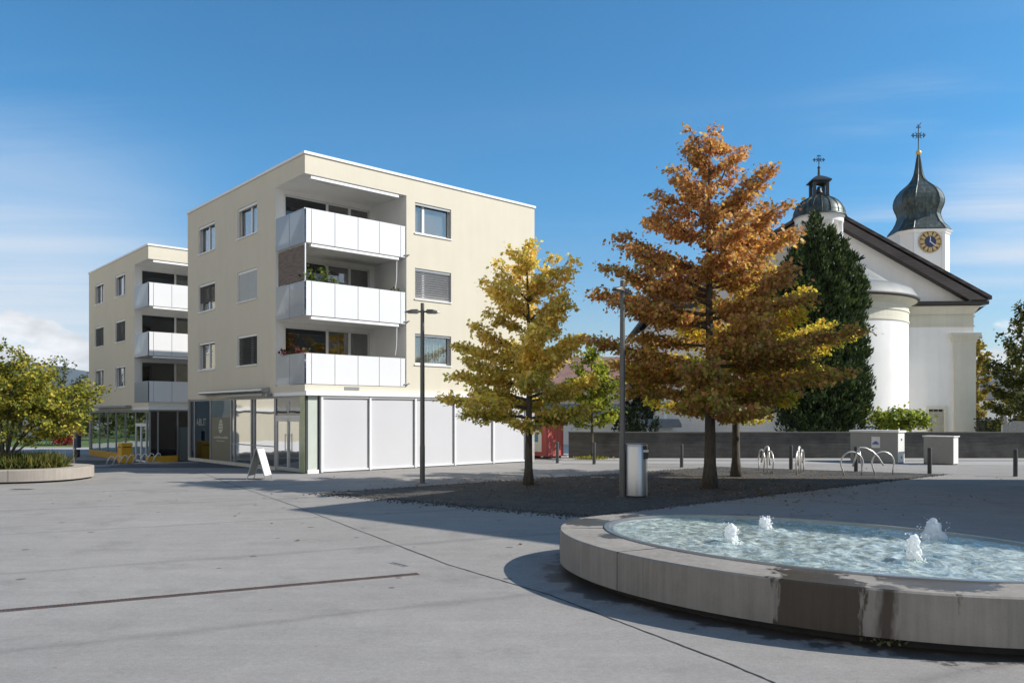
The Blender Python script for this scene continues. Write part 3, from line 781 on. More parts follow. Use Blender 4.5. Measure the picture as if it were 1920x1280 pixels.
# the same mouldings along the flat wall
for (z0, z1, o) in ((7.92, 8.02, 0.05), (8.55, 8.66, 0.06)):
    bd.box(AR + 0.1, HW + o, -o, -0.002, z0, z1); bd.box(-HW - o, -AR - 0.1, -o, -0.002, z0, z1); bd.box(HW + 0.002, HW + o, 0, LEN, z0, z1)
bd.box(AR + 0.1, HW, -0.014, -0.002, 8.02, 9.3); bd.box(-HW, -AR - 0.1, -0.014, -0.002, 8.02, 9.3)
for s in (1,):
    bd.add([(AR, -0.02, 8.75), (HW + 0.02, -0.02, 8.75), (HW + 0.3, -0.3, 9.25), (AR, -0.3, 9.25), (HW + 0.85, -0.6, 9.3)], [(0, 1, 2, 3)])
    bd.quad((HW + 0.02, -0.02, 8.75), (HW + 0.02, LEN, 8.75), (HW + 0.6, LEN, 9.25), (HW + 0.6, -0.3, 9.25))
bd.build('cornice', M['church_cream'], church)
pi = MB()
pi.box(HW - 1.3, HW + 0.10, -0.12, -0.016, 0, 7.0); pi.box(HW - 1.36, HW + 0.16, -0.17, -0.016, 6.95, 7.12); pi.box(HW - 1.5, HW + 0.36, -0.30, -0.016, 7.28, 7.52); pi.box(HW - 1.42, HW + 0.26, -0.23, -0.016, 7.12, 7.28)
pi.box(HW + 0.002, HW + 0.10, 0, 1.2, 0, 7.0)
pi.build('pilaster', M['church_cream'], church)
eav = MB(); vg = MB()
# roof: two slabs with a boxed eave
ov, ovf = 0.80, 0.70
sl = (AP - EZ - 0.0) / (HW + ov)
rf = MB()
for s in (-1, 1):
    e = (s * (HW + ov), -ovf, EZ + 0.05); e2 = (s * (HW + ov), LEN + ovf, EZ + 0.05); p = (0, -ovf, AP); p2 = (0, LEN + ovf, AP)
    up = 0.22
    rf.quad((e[0], e[1], e[2] + up), (e2[0], e2[1], e2[2] + up), (p2[0], p2[1], p2[2] + up), (p[0], p[1], p[2] + up))
    eav.quad(e, e2, p2, p)
    vg.quad(e, (e[0], e[1], e[2] + up), (p[0], p[1], p[2] + up), p)
    eav.quad(e, e2, (e2[0], e2[1], e2[2] + up), (e[0], e[1], e[2] + up))
    # verge board that sits just under the roof edge
    vb = [(s * (HW + ov - 0.25), -ovf + 0.04, EZ + 0.02), (0, -ovf + 0.04, AP - 0.12), (0, -ovf + 0.04, AP - 0.62), (s * (HW + ov - 1.3), -ovf + 0.04, EZ + 0.02)]
    vg.quad(*vb)
    eav.quad((s * (HW + ov - 1.3), -ovf + 0.04, EZ + 0.02), (0, -ovf + 0.04, AP - 0.62), (0, -0.01, AP - 0.62), (s * (HW + ov - 1.3), -0.01, EZ + 0.02))
# horizontal eave at the foot of the gable
eav.box(AR + 0.25, HW + ov - 0.1, -0.55, -0.02, EZ - 0.24, EZ - 0.02); eav.box(-HW - ov + 0.1, -AR - 0.25, -0.55, -0.02, EZ - 0.24, EZ - 0.02)
eav.box(HW + 0.01, HW + ov, -0.02, LEN, EZ - 0.2, EZ + 0.0)
rfo = rf.build('roof', M['roof_brown'], church)
eav.build('eave', M['eave_wood'], rfo)
vg.build('verge_board', M['roof_brown'], rfo)
# apse roof in two tiers
ar = MB()
ar.lathe([(AR + 0.62, 9.42), (AR + 0.50, 9.62), (AR + 0.25, 10.0), (AR - 0.35, 10.28), (AR - 0.75, 10.32)], 48, (0, 0), math.pi, 2 * math.pi)
ar.lathe([(AR - 0.75, 10.32), (AR - 0.95, 10.5), (2.6, 11.8), (1.2, 12.5), (0.1, 12.8)], 48, (0, 0), math.pi, 2 * math.pi)
aro = ar.build('apse_roof', M['lead'], church, True)
ae = MB(); ae.lathe([(AR + 0.45, 9.28), (AR + 0.62, 9.28), (AR + 0.66, 9.44), (AR + 0.60, 9.46)], 48, (0, 0), math.pi, 2 * math.pi); ae.build('gutter', M['eave_wood'], aro, True)
dp = MB(); dp.tube([(AR + 0.12, -0.35, 9.2), (AR + 0.10, -0.12, 8.5), (AR + 0.10, -0.10, 0.2)], 0.09, 8); dp.build('downpipe', M['iron'], church)
# side door with small panes over it
dx = 7.45
d = MB(); d.box(dx - 0.48, dx + 0.48, -0.06, -0.015, 0, 2.45); do = d.build('door', mat_basic('grey_beige_door', (0.36, 0.34, 0.27), 0.7, 0, 0.1), church)
d = MB(); d.box(dx - 0.66, dx - 0.48, -0.09, -0.012, 0, 2.78); d.box(dx + 0.48, dx + 0.66, -0.09, -0.012, 0, 2.78); d.box(dx - 0.48, dx + 0.48, -0.09, -0.012, 2.6, 2.78); d.build('frame', M['church_cream'], do)
for i in range(3):
    d = MB(); d.box(dx - 0.44 + 0.3 * i, dx - 0.20 + 0.3 * i, -0.045, -0.014, 2.46, 2.59); d.build('pane', M['black'], do)
# domed bell turret standing on the gable
cy = -1.25
tb = MB(); tb.lathe([(1.52, 11.8), (1.52, 13.55), (1.62, 13.6), (1.62, 13.75), (0.0, 13.75)], 36, (0, cy)); tb.lathe([(0.95, 13.75), (0.95, 15.1)], 24, (0, cy))
tur = tb.build('bell_turret', M['church_white'], church, 'auto')
for i in range(8):
    a = 2 * math.pi * (i + 0.35) / 8
    c = MB(); c.lathe([(0.16, 13.75), (0.15, 13.9), (0.14, 14.9), (0.17, 15.05)], 12, (1.31 * math.cos(a), cy + 1.31 * math.sin(a))); c.build('column', M['church_white'], tur, True)
rg = MB(); rg.lathe([(0.9, 15.02), (1.46, 15.02), (1.48, 15.35), (1.56, 15.42), (1.3, 15.5)], 36, (0, cy)); rg.build('ring_beam', M['church_white'], tur, 'auto')
dm = MB()
prof = [(1.66, 15.40), (1.68, 15.46)] + [(1.58 * math.cos(t), 15.52 + 1.30 * math.sin(t)) for t in [i * math.pi / 2 / 12 for i in range(13)]]
dm.lathe(prof, 36, (0, cy)); dmo = dm.build('dome', M['copper'], tur, True)
rb = MB()
for i in range(18):
    a = 2 * math.pi * i / 18
    pts = [((1.59 * math.cos(t)) * math.cos(a), cy + (1.59 * math.cos(t)) * math.sin(a), 15.53 + 1.31 * math.sin(t)) for t in [j * math.pi / 2 / 9 for j in range(9)]]
    rb.tube(pts, 0.022, 4)
rb.build('seam', M['copper'], dmo)
ln = MB()
for sx in (-1, 1):
    for sy in (-1, 1):
        ln.box(sx * 0.40 - 0.09, sx * 0.40 + 0.09, cy + sy * 0.40 - 0.09, cy + sy * 0.40 + 0.09, 16.72, 17.95)
    # arched heads
for face in range(4):
    for i in range(8):
        t0, t1 = math.pi * i / 8, math.pi * (i + 1) / 8
        pts = [(0.35 * math.cos(t0), 17.6 + 0.25 * math.sin(t0)), (0.35 * math.cos(t1), 17.6 + 0.25 * math.sin(t1))]
        q = [(pts[0][0], pts[0][1]), (pts[1][0], pts[1][1]), (pts[1][0], 17.95), (pts[0][0], 17.95)]
        c_, s_ = math.cos(face * math.pi / 2), math.sin(face * math.pi / 2)
        ln.add([(x * c_ * 0.9 + 0.42 * s_, cy + x * s_ * 0.9 - 0.42 * c_, z) for x, z in q], [(0, 1, 2, 3)])
ln.box(-0.5, 0.5, cy - 0.5, cy + 0.5, 16.70, 16.84)
lno = ln.build('lantern', M['copper_dark'] if 'copper_dark' in M else M['iron'], tur)
be = MB(); be.lathe([(0.02, 17.62), (0.10, 17.58), (0.14, 17.4), (0.18, 17.22), (0.25, 17.08), (0.24, 17.05), (0.0, 17.05)], 16, (0, cy)); be.tube([(0, cy, 17.6), (0, cy, 17.95)], 0.03, 6); be.build('bell', M['iron'], lno, True)
lr = MB(); lr.loft([[(-0.62, cy - 0.62, 17.93), (0.62, cy - 0.62, 17.93), (0.62, cy + 0.62, 17.93), (-0.62, cy + 0.62, 17.93)], [(-0.62, cy - 0.62, 18.03), (0.62, cy - 0.62, 18.03), (0.62, cy + 0.62, 18.03), (-0.62, cy + 0.62, 18.03)], [(-0.35, cy - 0.35, 18.3), (0.35, cy - 0.35, 18.3), (0.35, cy + 0.35, 18.3), (-0.35, cy + 0.35, 18.3)], [(-0.09, cy - 0.09, 18.5), (0.09, cy - 0.09, 18.5), (0.09, cy + 0.09, 18.5), (-0.09, cy + 0.09, 18.5)]])
lr.lathe([(0.09, 18.45), (0.07, 19.1), (0.11, 19.15), (0.06, 19.25), (0.0, 19.3)], 10, (0, cy)); lro = lr.build('lantern_roof', M['iron'], tur)

def ornate_cross(mb, cx, cy, z0, h, wd, r):
    mb.tube([(cx, cy, z0), (cx, cy, z0 + h)], r, 6)
    zc = z0 + h * 0.62
    mb.tube([(cx - wd, cy, zc), (cx + wd, cy, zc)], r, 6)
    mb.tube([(cx + wd * 0.34 * math.cos(t), cy, zc + wd * 0.34 * math.sin(t)) for t in [i * 2 * math.pi / 14 for i in range(14)]], r * 0.7, 5, closed=True)
    for dx, dz in ((wd, 0), (-wd, 0), (0, h * 0.38)):
        for ox, oz in ((dx + 0.0, dz), (dx * 0.82 + (0 if dx else r * 3), dz * 0.86 + (r * 3 if dx else 0)), (dx * 0.82 - (0 if dx else r * 3), dz * 0.86 - (r * 3 if dx else 0))):
            mb.lathe([(0.0, zc + oz - r * 2), (r * 1.9, zc + oz), (0.0, zc + oz + r * 2)], 8, (cx + ox, cy))
    for sx in (-1, 1):
        for sz in (-1, 1):
            mb.tube([(cx + sx * wd * 0.2, cy, zc + sz * wd * 0.2), (cx + sx * wd * 0.48, cy, zc + sz * wd * 0.48)], r * 0.8, 5)
cr = MB(); ornate_cross(cr, 0, cy, 19.2, 0.95, 0.34, 0.03); cro = cr.build('cross', M['iron'], tur)
for q in (lno, lro, cro):
    q.scale = (1, 1, 0.79); q.location = (0, 0, 16.82 * 0.21)
tur.location = (-0.35, 0, -0.62)

# clock tower with onion dome (behind the nave)
TX, TY = 36.9, 72.0
cM = Matrix.Rotation(TH, 4, 'Z') @ Matrix.Translation((-0.3786 * 52 - 0.4, -52.0, 0))
tl = cM @ Vector((TX, TY, 0))
tx, ty = tl.x, tl.y
RR = 2.22
def octo(r, z, ch=0.6):
    k = r * ch
    return [(tx - k, ty - r, z), (tx + k, ty - r, z), (tx + r, ty - k, z), (tx + r, ty + k, z), (tx + k, ty + r, z), (tx - k, ty + r, z), (tx - r, ty + k, z), (tx - r, ty - k, z)]
t = MB(); t.loft([octo(RR - 0.08, 0), octo(RR - 0.08, 18.28)], False)
t.loft([octo(RR + 0.0, 18.28), octo(RR + 0.0, 18.34), octo(RR + 0.10, 18.45), octo(RR + 0.16, 18.55)], True)
k = 0.6 * RR
for (x0, x1) in ((-k, -k + 0.28), (k - 0.28, k)):
    t.box(tx + x0, tx + x1, ty - RR + 0.0, ty - RR + 0.09, 8, 18.27)
tow = t.build('tower', M['church_white'], church)
# dark belfry opening under the clock
bo = MB(); n = 12
pts = [(tx + 0.15 - 0.45, 12.6)] + [(tx + 0.15 - 0.45 * math.cos(math.pi * i / n), 14.55 + 0.45 * math.sin(math.pi * i / n)) for i in range(n + 1)] + [(tx + 0.15 + 0.45, 12.6)]
bo.add([(p[0], ty - RR + 0.06, p[1]) for p in pts] + [(p[0], ty - RR + 0.5, p[1]) for p in pts], [tuple(range(len(pts)))] + [(i, (i + 1) % len(pts), len(pts) + (i + 1) % len(pts), len(pts) + i) for i in range(len(pts))])
bo.build('belfry_opening', M['black'], tow)
on = MB()
pp = [(54.5, 440), (54.5, 437), (50, 431), (44, 424), (39.5, 415), (37, 406), (38.5, 399), (41.5, 393), (44, 386), (44.6, 379), (43, 371), (39, 363), (32, 355), (24, 349), (17, 343), (12.5, 337), (9, 329), (6.6, 318), (4.8, 306), (3.2, 296), (2.0, 289)]
SC = TY / F
rings = [octo(r * SC * 0.85, Z_at(py, TY), 0.6 - 0.15 * min(1, max(0, (400 - py) / 80))) for r, py in pp]
on.loft(rings, True)
ono = on.build('onion_dome', M['copper'], church)
md = ono.modifiers.new('smooth', 'SUBSURF'); md.levels = 0; md.render_levels = 0
sm = MB()
for j in range(8):
    sm.tube([Vector(r[j]) for r in rings[1:]], 0.035, 5)
sm.build('ridge_seam', M['copper'], ono)
bl = MB(); zb_ = Z_at(287, TY); bl.lathe([(0.24 * math.sin(a), zb_ - 0.24 * math.cos(a)) for a in [i * math.pi / 12 for i in range(13)]], 16, (tx, ty)); bl.build('gilded_ball', M['gold'], ono, True)
cr = MB(); ornate_cross(cr, tx, ty, zb_ + 0.2, 2.25, 0.56, 0.045)
cr.tube([(tx - 0.12, ty, zb_ + 2.6), (tx, ty, zb_ + 2.5), (tx + 0.16, ty, zb_ + 2.62), (tx + 0.22, ty, zb_ + 2.75)], 0.03, 5); cr.build('cross', M['iron'], ono)
# clock on the front face
zc = Z_at(463, TY); cxk = tx + 0.05; fy = ty - RR + 0.0
def disc(mb, r0, r1, y, n=48):
    for i in range(n):
        a, b = 2 * math.pi * i / n, 2 * math.pi * (i + 1) / n
        mb.quad((cxk + r0 * math.sin(a), y, zc + r0 * math.cos(a)), (cxk + r1 * math.sin(a), y, zc + r1 * math.cos(a)), (cxk + r1 * math.sin(b), y, zc + r1 * math.cos(b)), (cxk + r0 * math.sin(b), y, zc + r0 * math.cos(b)))
c = MB(); disc(c, 0.0, 0.98, fy - 0.02)
clk = c.build('clock', M['dial_dark'], tow)
c = MB(); disc(c, 0.0, 0.46, fy - 0.03); c.build('dial', M['dial_blue'], clk)
c = MB(); disc(c, 0.90, 0.97, fy - 0.03)
for i in range(12):
    a = 2 * math.pi * i / 12; da = 0.17
    for wv, r0, r1 in ((0.13 if i % 3 else 0.17, 0.5, 0.86),):
        p = [(r0, -wv * 0.8), (r1, -wv), (r1, wv), (r0, wv * 0.8)]
        c.add([(cxk + r * math.sin(a) * 1 + s * math.cos(a), fy - 0.035, zc + r * math.cos(a) - s * math.sin(a)) for r, s in p], [(0, 1, 2, 3)])
c.build('numeral_ring', M['gold_dial'], clk)
c = MB()
for ang, ln_, wv in ((R(0), 0.42, 0.05), (R(130), 0.66, 0.05)):
    c.add([(cxk + r * math.sin(ang) + s * math.cos(ang), fy - 0.05, zc + r * math.cos(ang) - s * math.sin(ang)) for r, s in ((-0.08, -wv), (ln_, -wv * 0.6), (ln_, wv * 0.6), (-0.08, wv))], [(0, 1, 2, 3)])
c.build('hand', M['white_metal'], clk)

# ------------------------------------------------------------------ churchyard wall
wm, nt, b, tc, last = mat_concrete('boardmarked_concrete', (0.092, 0.087, 0.081), True, 0.6, 0.95, 3.0, False)
M['yard_wall'] = wm
w = MB(); w.box(2.95, 60, 41.0, 41.35, -0.3, 1.30); yw = w.build('churchyard_wall', M['yard_wall'])
tag(yw, 'long low grey concrete wall running in front of the church and its trees', 'wall')
w = MB(); w.box(2.93, 60.02, 40.96, 41.39, 1.302, 1.36); w.build('coping', mat_concrete('coping_concrete', (0.16, 0.15, 0.14), False, 0.25, 0.9, 9.0)[0], yw)

# ------------------------------------------------------------------ fountain
FC = Vector((3.93, 10.35)); FA = math.atan2(0.686, -0.728)
def ell(cx, cy, a, b, n=160, ang=FA):
    out = []
    for i in range(n):
        t = 2 * math.pi * i / n
        x, y = a * math.cos(t), b * math.sin(t)
        out.append((cx + x * math.cos(ang) - y * math.sin(ang), cy + x * math.sin(ang) + y * math.cos(ang)))
    return out
fo = empty('fountain', (FC.x, FC.y, 0))
tag(fo, 'large oval concrete fountain basin with bubbling water in the right foreground', 'fountain')
FZ = 0.586
def fountain_concrete():
    m, nt, b, tc, last = mat_concrete('cast_concrete', (0.265, 0.242, 0.213), False, 0.28, 0.8, 0.0)
    geo = N(nt, 'ShaderNodeNewGeometry')
    sn = N(nt, 'ShaderNodeSeparateXYZ'); L(nt, geo.outputs['Normal'], sn.inputs[0])
    sp = N(nt, 'ShaderNodeSeparateXYZ'); L(nt, tc.outputs['Object'], sp.inputs[0])
    nz = N(nt, 'ShaderNodeTexNoise', inp={'Scale': 3.2, 'Detail': 5.0, 'Roughness': 0.6})
    mp = N(nt, 'ShaderNodeMapping', inp={'Scale': (2.2, 2.2, 0.5)}); L(nt, tc.outputs['Object'], mp.inputs['Vector']); L(nt, mp.outputs[0], nz.inputs['Vector'])
    # water that has run over the edge: damp patches at a few places of the rim
    def patch(px, py, rad, wob):
        d = N(nt, 'ShaderNodeVectorMath', operation='DISTANCE'); cb = N(nt, 'ShaderNodeCombineXYZ')
        L(nt, sp.outputs['X'], cb.inputs[0]); L(nt, sp.outputs['Y'], cb.inputs[1]); L(nt, cb.outputs[0], d.inputs[0]); d.inputs[1].default_value = (px, py, 0)
        a = N(nt, 'ShaderNodeMath', operation='MULTIPLY_ADD', inp={1: wob, 2: -wob * 0.5}); L(nt, nz.outputs['Fac'], a.inputs[0])
        s = N(nt, 'ShaderNodeMath', operation='ADD'); L(nt, d.outputs['Value'], s.inputs[0]); L(nt, a.outputs[0], s.inputs[1])
        r = N(nt, 'ShaderNodeMapRange', inp={'From Min': rad - 0.03, 'From Max': rad + 0.03, 'To Min': 1.0, 'To Max': 0.0}); L(nt, s.outputs[0], r.inputs['Value'])
        return r.outputs[0]
    ps = [patch(-0.88, -2.45, 0.42, 0.95), patch(-0.32, -2.70, 0.13, 0.25), patch(-2.75, 1.95, 0.42, 0.7), patch(-2.55, 0.55, 0.22, 0.5), patch(0.35, -2.35, 0.55, 0.8), patch(-0.8, -2.0, 0.35, 0.9), patch(-1.9, 2.6, 0.30, 0.8)]
    acc = ps[0]
    for q in ps[1:]:
        mxm = N(nt, 'ShaderNodeMath', operation='MAXIMUM'); L(nt, acc, mxm.inputs[0]); L(nt, q, mxm.inputs[1]); acc = mxm.outputs[0]
    # narrow drips down the wall
    mp2 = N(nt, 'ShaderNodeMapping', inp={'Scale': (9, 9, 0.15)}); L(nt, tc.outputs['Object'], mp2.inputs['Vector'])
    nd = N(nt, 'ShaderNodeTexNoise', inp={'Scale': 1.0, 'Detail': 2.0}); L(nt, mp2.outputs[0], nd.inputs['Vector'])
    dr = N(nt, 'ShaderNodeMapRange', inp={'From Min': 0.66, 'From Max': 0.74, 'To Min': 0.0, 'To Max': 0.6}); L(nt, nd.outputs['Fac'], dr.inputs['Value'])
    mxm = N(nt, 'ShaderNodeMath', operation='MAXIMUM'); L(nt, acc, mxm.inputs[0]); L(nt, dr.outputs[0], mxm.inputs[1]); acc = mxm.outputs[0]
    dk = N(nt, 'ShaderNodeMix', data_type='RGBA', blend_type='MULTIPLY'); L(nt, acc, dk.inputs[0]); L(nt, last, dk.inputs[6]); dk.inputs[7].default_value = (0.26, 0.23, 0.20, 1)
    L(nt, dk.outputs[2], b.inputs['Base Color'])
    ro = N(nt, 'ShaderNodeMapRange', inp={'To Min': 0.85, 'To Max': 0.28}); L(nt, acc, ro.inputs['Value']); L(nt, ro.outputs[0], b.inputs['Roughness'])
    return m
M['basin'] = fountain_concrete()
oc = ell(0, 0, 3.74, 2.546); oc2 = ell(0, 0, 3.735, 2.541)
RC = (0.13, 0.12); ra, rb_ = 3.17, 2.06
ri = ell(RC[0], RC[1], ra, rb_); ri2 = ell(RC[0], RC[1], ra - 0.07, rb_ - 0.07); ri3 = ell(RC[0], RC[1], ra - 0.13, rb_ - 0.13)
pl = ell(0, 0, 3.50, 2.31)
n = len(oc)
w = MB()
z = lambda pts, zz: [(p[0], p[1], zz) for p in pts]
ocb = ell(0, 0, 3.722, 2.528)
w.loft([z(pl, 0.115), z(oc, 0.12), z(oc, FZ - 0.018), z(ocb, FZ), z(ri, FZ - 0.004)], False)
bw = w.build('basin_wall', M['basin'], fo, 'auto')
w = MB(); w.loft([z(pl, -0.02), z(pl, 0.12)], False); w.build('recessed_base', mat_basic('dark_base', (0.03, 0.03, 0.03), 0.8, 0, 0.3), fo)  # near-black base set back under the basin wall
w = MB(); w.loft([z(ri, FZ - 0.006), z(ri, FZ + 0.012), z(ri2, FZ + 0.014), z(ri2, FZ - 0.03), z(ri3, FZ - 0.035), z(ri3, FZ - 0.5)], False)
w.build('steel_ring', mat_basic('ring_steel', (0.38, 0.39, 0.40), 0.3, 0.7, 0.1), fo, 'auto')
w = MB(); w.add(z(ri3, 0.12), [tuple(range(n))]); w.build('basin_floor', mat_basic('pale_basin_floor', (0.50, 0.57, 0.55), 0.7, 0, 0.15, 4.0), fo)
# joints between the cast segments
for i in (13, 30, 92, 136):
    w = MB()
    a, c = oc[i], oc[(i + 1) % n]
    d = Vector((c[0] - a[0], c[1] - a[1])).normalized(); nn = Vector((d.y, -d.x))
    if nn.dot(Vector(a)) < 0: nn = -nn
    q0 = Vector(a) - nn * 0.05; q1 = Vector(a) + nn * 0.0025; hw = d * 0.0035
    w.prism([tuple(q0 - hw), tuple(q0 + hw), tuple(q1 + hw), tuple(q1 - hw)], 0.13, FZ + 0.002)
    rr = Vector(ri[i]); w.prism([tuple(Vector(a) - hw), tuple(Vector(a) + hw), tuple(rr + hw), tuple(rr - hw)], FZ - 0.02, FZ + 0.0025)
    w.build('segment_joint', M['black'], fo)
# water surface: real ripples
def water_mat():
    m = bpy.data.materials.new('fountain_water'); m.use_nodes = True
    nt = m.node_tree; nt.nodes.clear(); out = N(nt, 'ShaderNodeOutputMaterial')
    tr = N(nt, 'ShaderNodeBsdfTransparent'); tr.inputs[0].default_value = (0.72, 0.88, 0.80, 1)
    df = N(nt, 'ShaderNodeBsdfDiffuse'); df.inputs[0].default_value = (0.70, 0.80, 0.75, 1)
    gl = N(nt, 'ShaderNodeBsdfGlossy', inp={'Roughness': 0.06})
    tc = N(nt, 'ShaderNodeTexCoord')
    fn = N(nt, 'ShaderNodeTexNoise', inp={'Scale': 5.5, 'Detail': 6.0, 'Roughness': 0.7, 'Distortion': 1.2}); L(nt, tc.outputs['Object'], fn.inputs['Vector'])
    fr = N(nt, 'ShaderNodeMapRange', inp={'From Min': 0.42, 'From Max': 0.68, 'To Min': 0.25, 'To Max': 0.95}); L(nt, fn.outputs['Fac'], fr.inputs['Value'])
    m1 = N(nt, 'ShaderNodeMixShader'); L(nt, fr.outputs[0], m1.inputs[0]); L(nt, tr.outputs[0], m1.inputs[1]); L(nt, df.outputs[0], m1.inputs[2])
    lw = N(nt, 'ShaderNodeFresnel', inp={'IOR': 1.33})
    cl = N(nt, 'ShaderNodeMath', operation='MINIMUM', inp={1: 0.32}); L(nt, lw.outputs[0], cl.inputs[0])
    m2 = N(nt, 'ShaderNodeMixShader'); L(nt, cl.outputs[0], m2.inputs[0]); L(nt, m1.outputs[0], m2.inputs[1]); L(nt, gl.outputs[0], m2.inputs[2])
    bn = N(nt, 'ShaderNodeTexNoise', inp={'Scale': 16.0, 'Detail': 4.0, 'Distortion': 0.8}); L(nt, tc.outputs['Object'], bn.inputs['Vector'])
    bp = N(nt, 'ShaderNodeBump', inp={'Strength': 0.5, 'Distance': 0.03}); L(nt, bn.outputs['Fac'], bp.inputs['Height'])
    for s in (gl, lw, df): L(nt, bp.outputs['Normal'], s.inputs['Normal'])
    L(nt, m2.outputs[0], out.inputs[0])
    return m
JETS = [(1371, 1018, 0.23, 0.075, 0.055), (1435, 992, 0.15, 0.075, 0.07), (1714, 1052, 0.29, 0.068, 0.05), (1750, 1013, 0.26, 0.12, 0.05)]
jl = []
for (px, py, h, r0, r1) in JETS:
    X, Y = G(px, py, FZ - 0.03)
    jl.append((X - FC.x, Y - FC.y, h, r0, r1))
w = MB(); NX, NT = 90, 420
aa, bb = ra - 0.125, rb_ - 0.125
vs = []; fs = []
rnd = np.random.RandomState(2)
waves = [(rnd.uniform(0, 6.28), rnd.uniform(9, 30), rnd.uniform(0, 6.28)) for _ in range(14)]
for i in range(NX + 1):
    rr = (i / NX) ** 0.75
    for j in range(NT):
        t = 2 * math.pi * j / NT
        x, y = aa * rr * math.cos(t), bb * rr * math.sin(t)
        X = RC[0] + x * math.cos(FA) - y * math.sin(FA); Y = RC[1] + x * math.sin(FA) + y * math.cos(FA)
        h = sum(math.sin(k * (X * math.cos(a) + Y * math.sin(a)) + p) / k for a, k, p in waves) * 0.028
        h += 0.012 * mnoise.noise((X * 7, Y * 7, 1.3)) + 0.006 * mnoise.noise((X * 17, Y * 17, 4.3))
        for (jx, jy, jh, r0, r1) in jl:
            d = math.hypot(X - jx, Y - jy)
            h += 0.03 * math.cos(d * 26) * math.exp(-d * 2.6) + 0.035 * math.exp(-(d / 0.14) ** 2)
        fade = min(1.0, (1 - rr) * 8 + 0.15)
        vs.append((X, Y, FZ - 0.018 + h * fade))
for i in range(NX):
    for j in range(NT):
        j2 = (j + 1) % NT
        fs.append((i * NT + j, i * NT + j2, (i + 1) * NT + j2, (i + 1) * NT + j))
w.add(vs, fs); w.build('water', water_mat(), fo, True)
def foam_mat():
    m, nt, b = new_mat('white_foam')
    b.inputs['Base Color'].default_value = (0.93, 0.94, 0.95, 1); b.inputs['Roughness'].default_value = 0.5
    tl = N(nt, 'ShaderNodeBsdfTranslucent'); tl.inputs[0].default_value = (0.95, 0.96, 0.97, 1)
    mx = N(nt, 'ShaderNodeMixShader', inp={0: 0.5}); L(nt, b.outputs[0], mx.inputs[1]); L(nt, tl.outputs[0], mx.inputs[2]); L(nt, mx.outputs[0], nt.nodes['Material Output'].inputs[0])
    return m
M['foam'] = foam_mat()
def blob(mb, c, r, rr, nu=7, nv=5):
    ph = rr.uniform(0, 6.28); st = rr.uniform(0.8, 1.5)
    vs = []
    for i in range(1, nv):
        t = math.pi * i / nv
        for j in range(nu):
            p = 2 * math.pi * j / nu + ph
            k = r * rr.uniform(0.75, 1.2)
            vs.append((c[0] + k * math.sin(t) * math.cos(p), c[1] + k * math.sin(t) * math.sin(p), c[2] + k * st * math.cos(t)))
    top = len(vs); vs.append((c[0], c[1], c[2] + r * st)); vs.append((c[0], c[1], c[2] - r * st))
    fs = [(i * nu + j, i * nu + (j + 1) % nu, (i + 1) * nu + (j + 1) % nu, (i + 1) * nu + j) for i in range(nv - 2) for j in range(nu)]
    fs += [(j, top, (j + 1) % nu) for j in range(nu)] + [((nv - 2) * nu + j, (nv - 2) * nu + (j + 1) % nu, top + 1) for j in range(nu)]
    mb.add(vs, fs)
for q, (jx, jy, h, r0, r1) in enumerate(jl):
    w = MB(); rr = random.Random(q + 3)
    # a column of froth: many overlapping lumps, thinner and looser upwards
    for _ in range(150):
        u = rr.random() ** 0.9
        rad = (r0 * (1 - u) + r1 * u) * (1 + 0.8 * math.exp(-u * 12)) * (0.55 if u > 0.9 else 0.92)
        a = rr.uniform(0, 6.28); d = rad * math.sqrt(rr.random())
        blob(w, (jx + d * math.cos(a), jy + d * math.sin(a), FZ - 0.03 + h * u), rr.uniform(0.020, 0.044) * (1.15 - 0.4 * u) * (r0 / 0.085), rr, 9, 7)
    # spray
    for _ in range(40):
        a = rr.uniform(0, 6.28); u = rr.random(); d = r0 * rr.uniform(0.9, 1.9) * (1.3 - 0.5 * u)
        blob(w, (jx + d * math.cos(a), jy + d * math.sin(a), FZ + h * u * 1.05), rr.uniform(0.007, 0.012), rr, 6, 5)
    # broken water round the foot
    for _ in range(90):
        a = rr.uniform(0, 6.28); d = r0 * (1.0 + 1.6 * rr.random() ** 2)
        blob(w, (jx + d * math.cos(a), jy + d * math.sin(a), FZ - 0.022), rr.uniform(0.006, 0.016), rr, 6, 4)
    jo = w.build('water_jet', M['foam'], fo, True); jo['kind'] = 'stuff'
    md = jo.modifiers.new('froth', 'REMESH'); md.mode = 'VOXEL'; md.voxel_size = 0.006; md.use_smooth_shade = True
    md = jo.modifiers.new('soften', 'SMOOTH'); md.iterations = 2; md.factor = 0.5

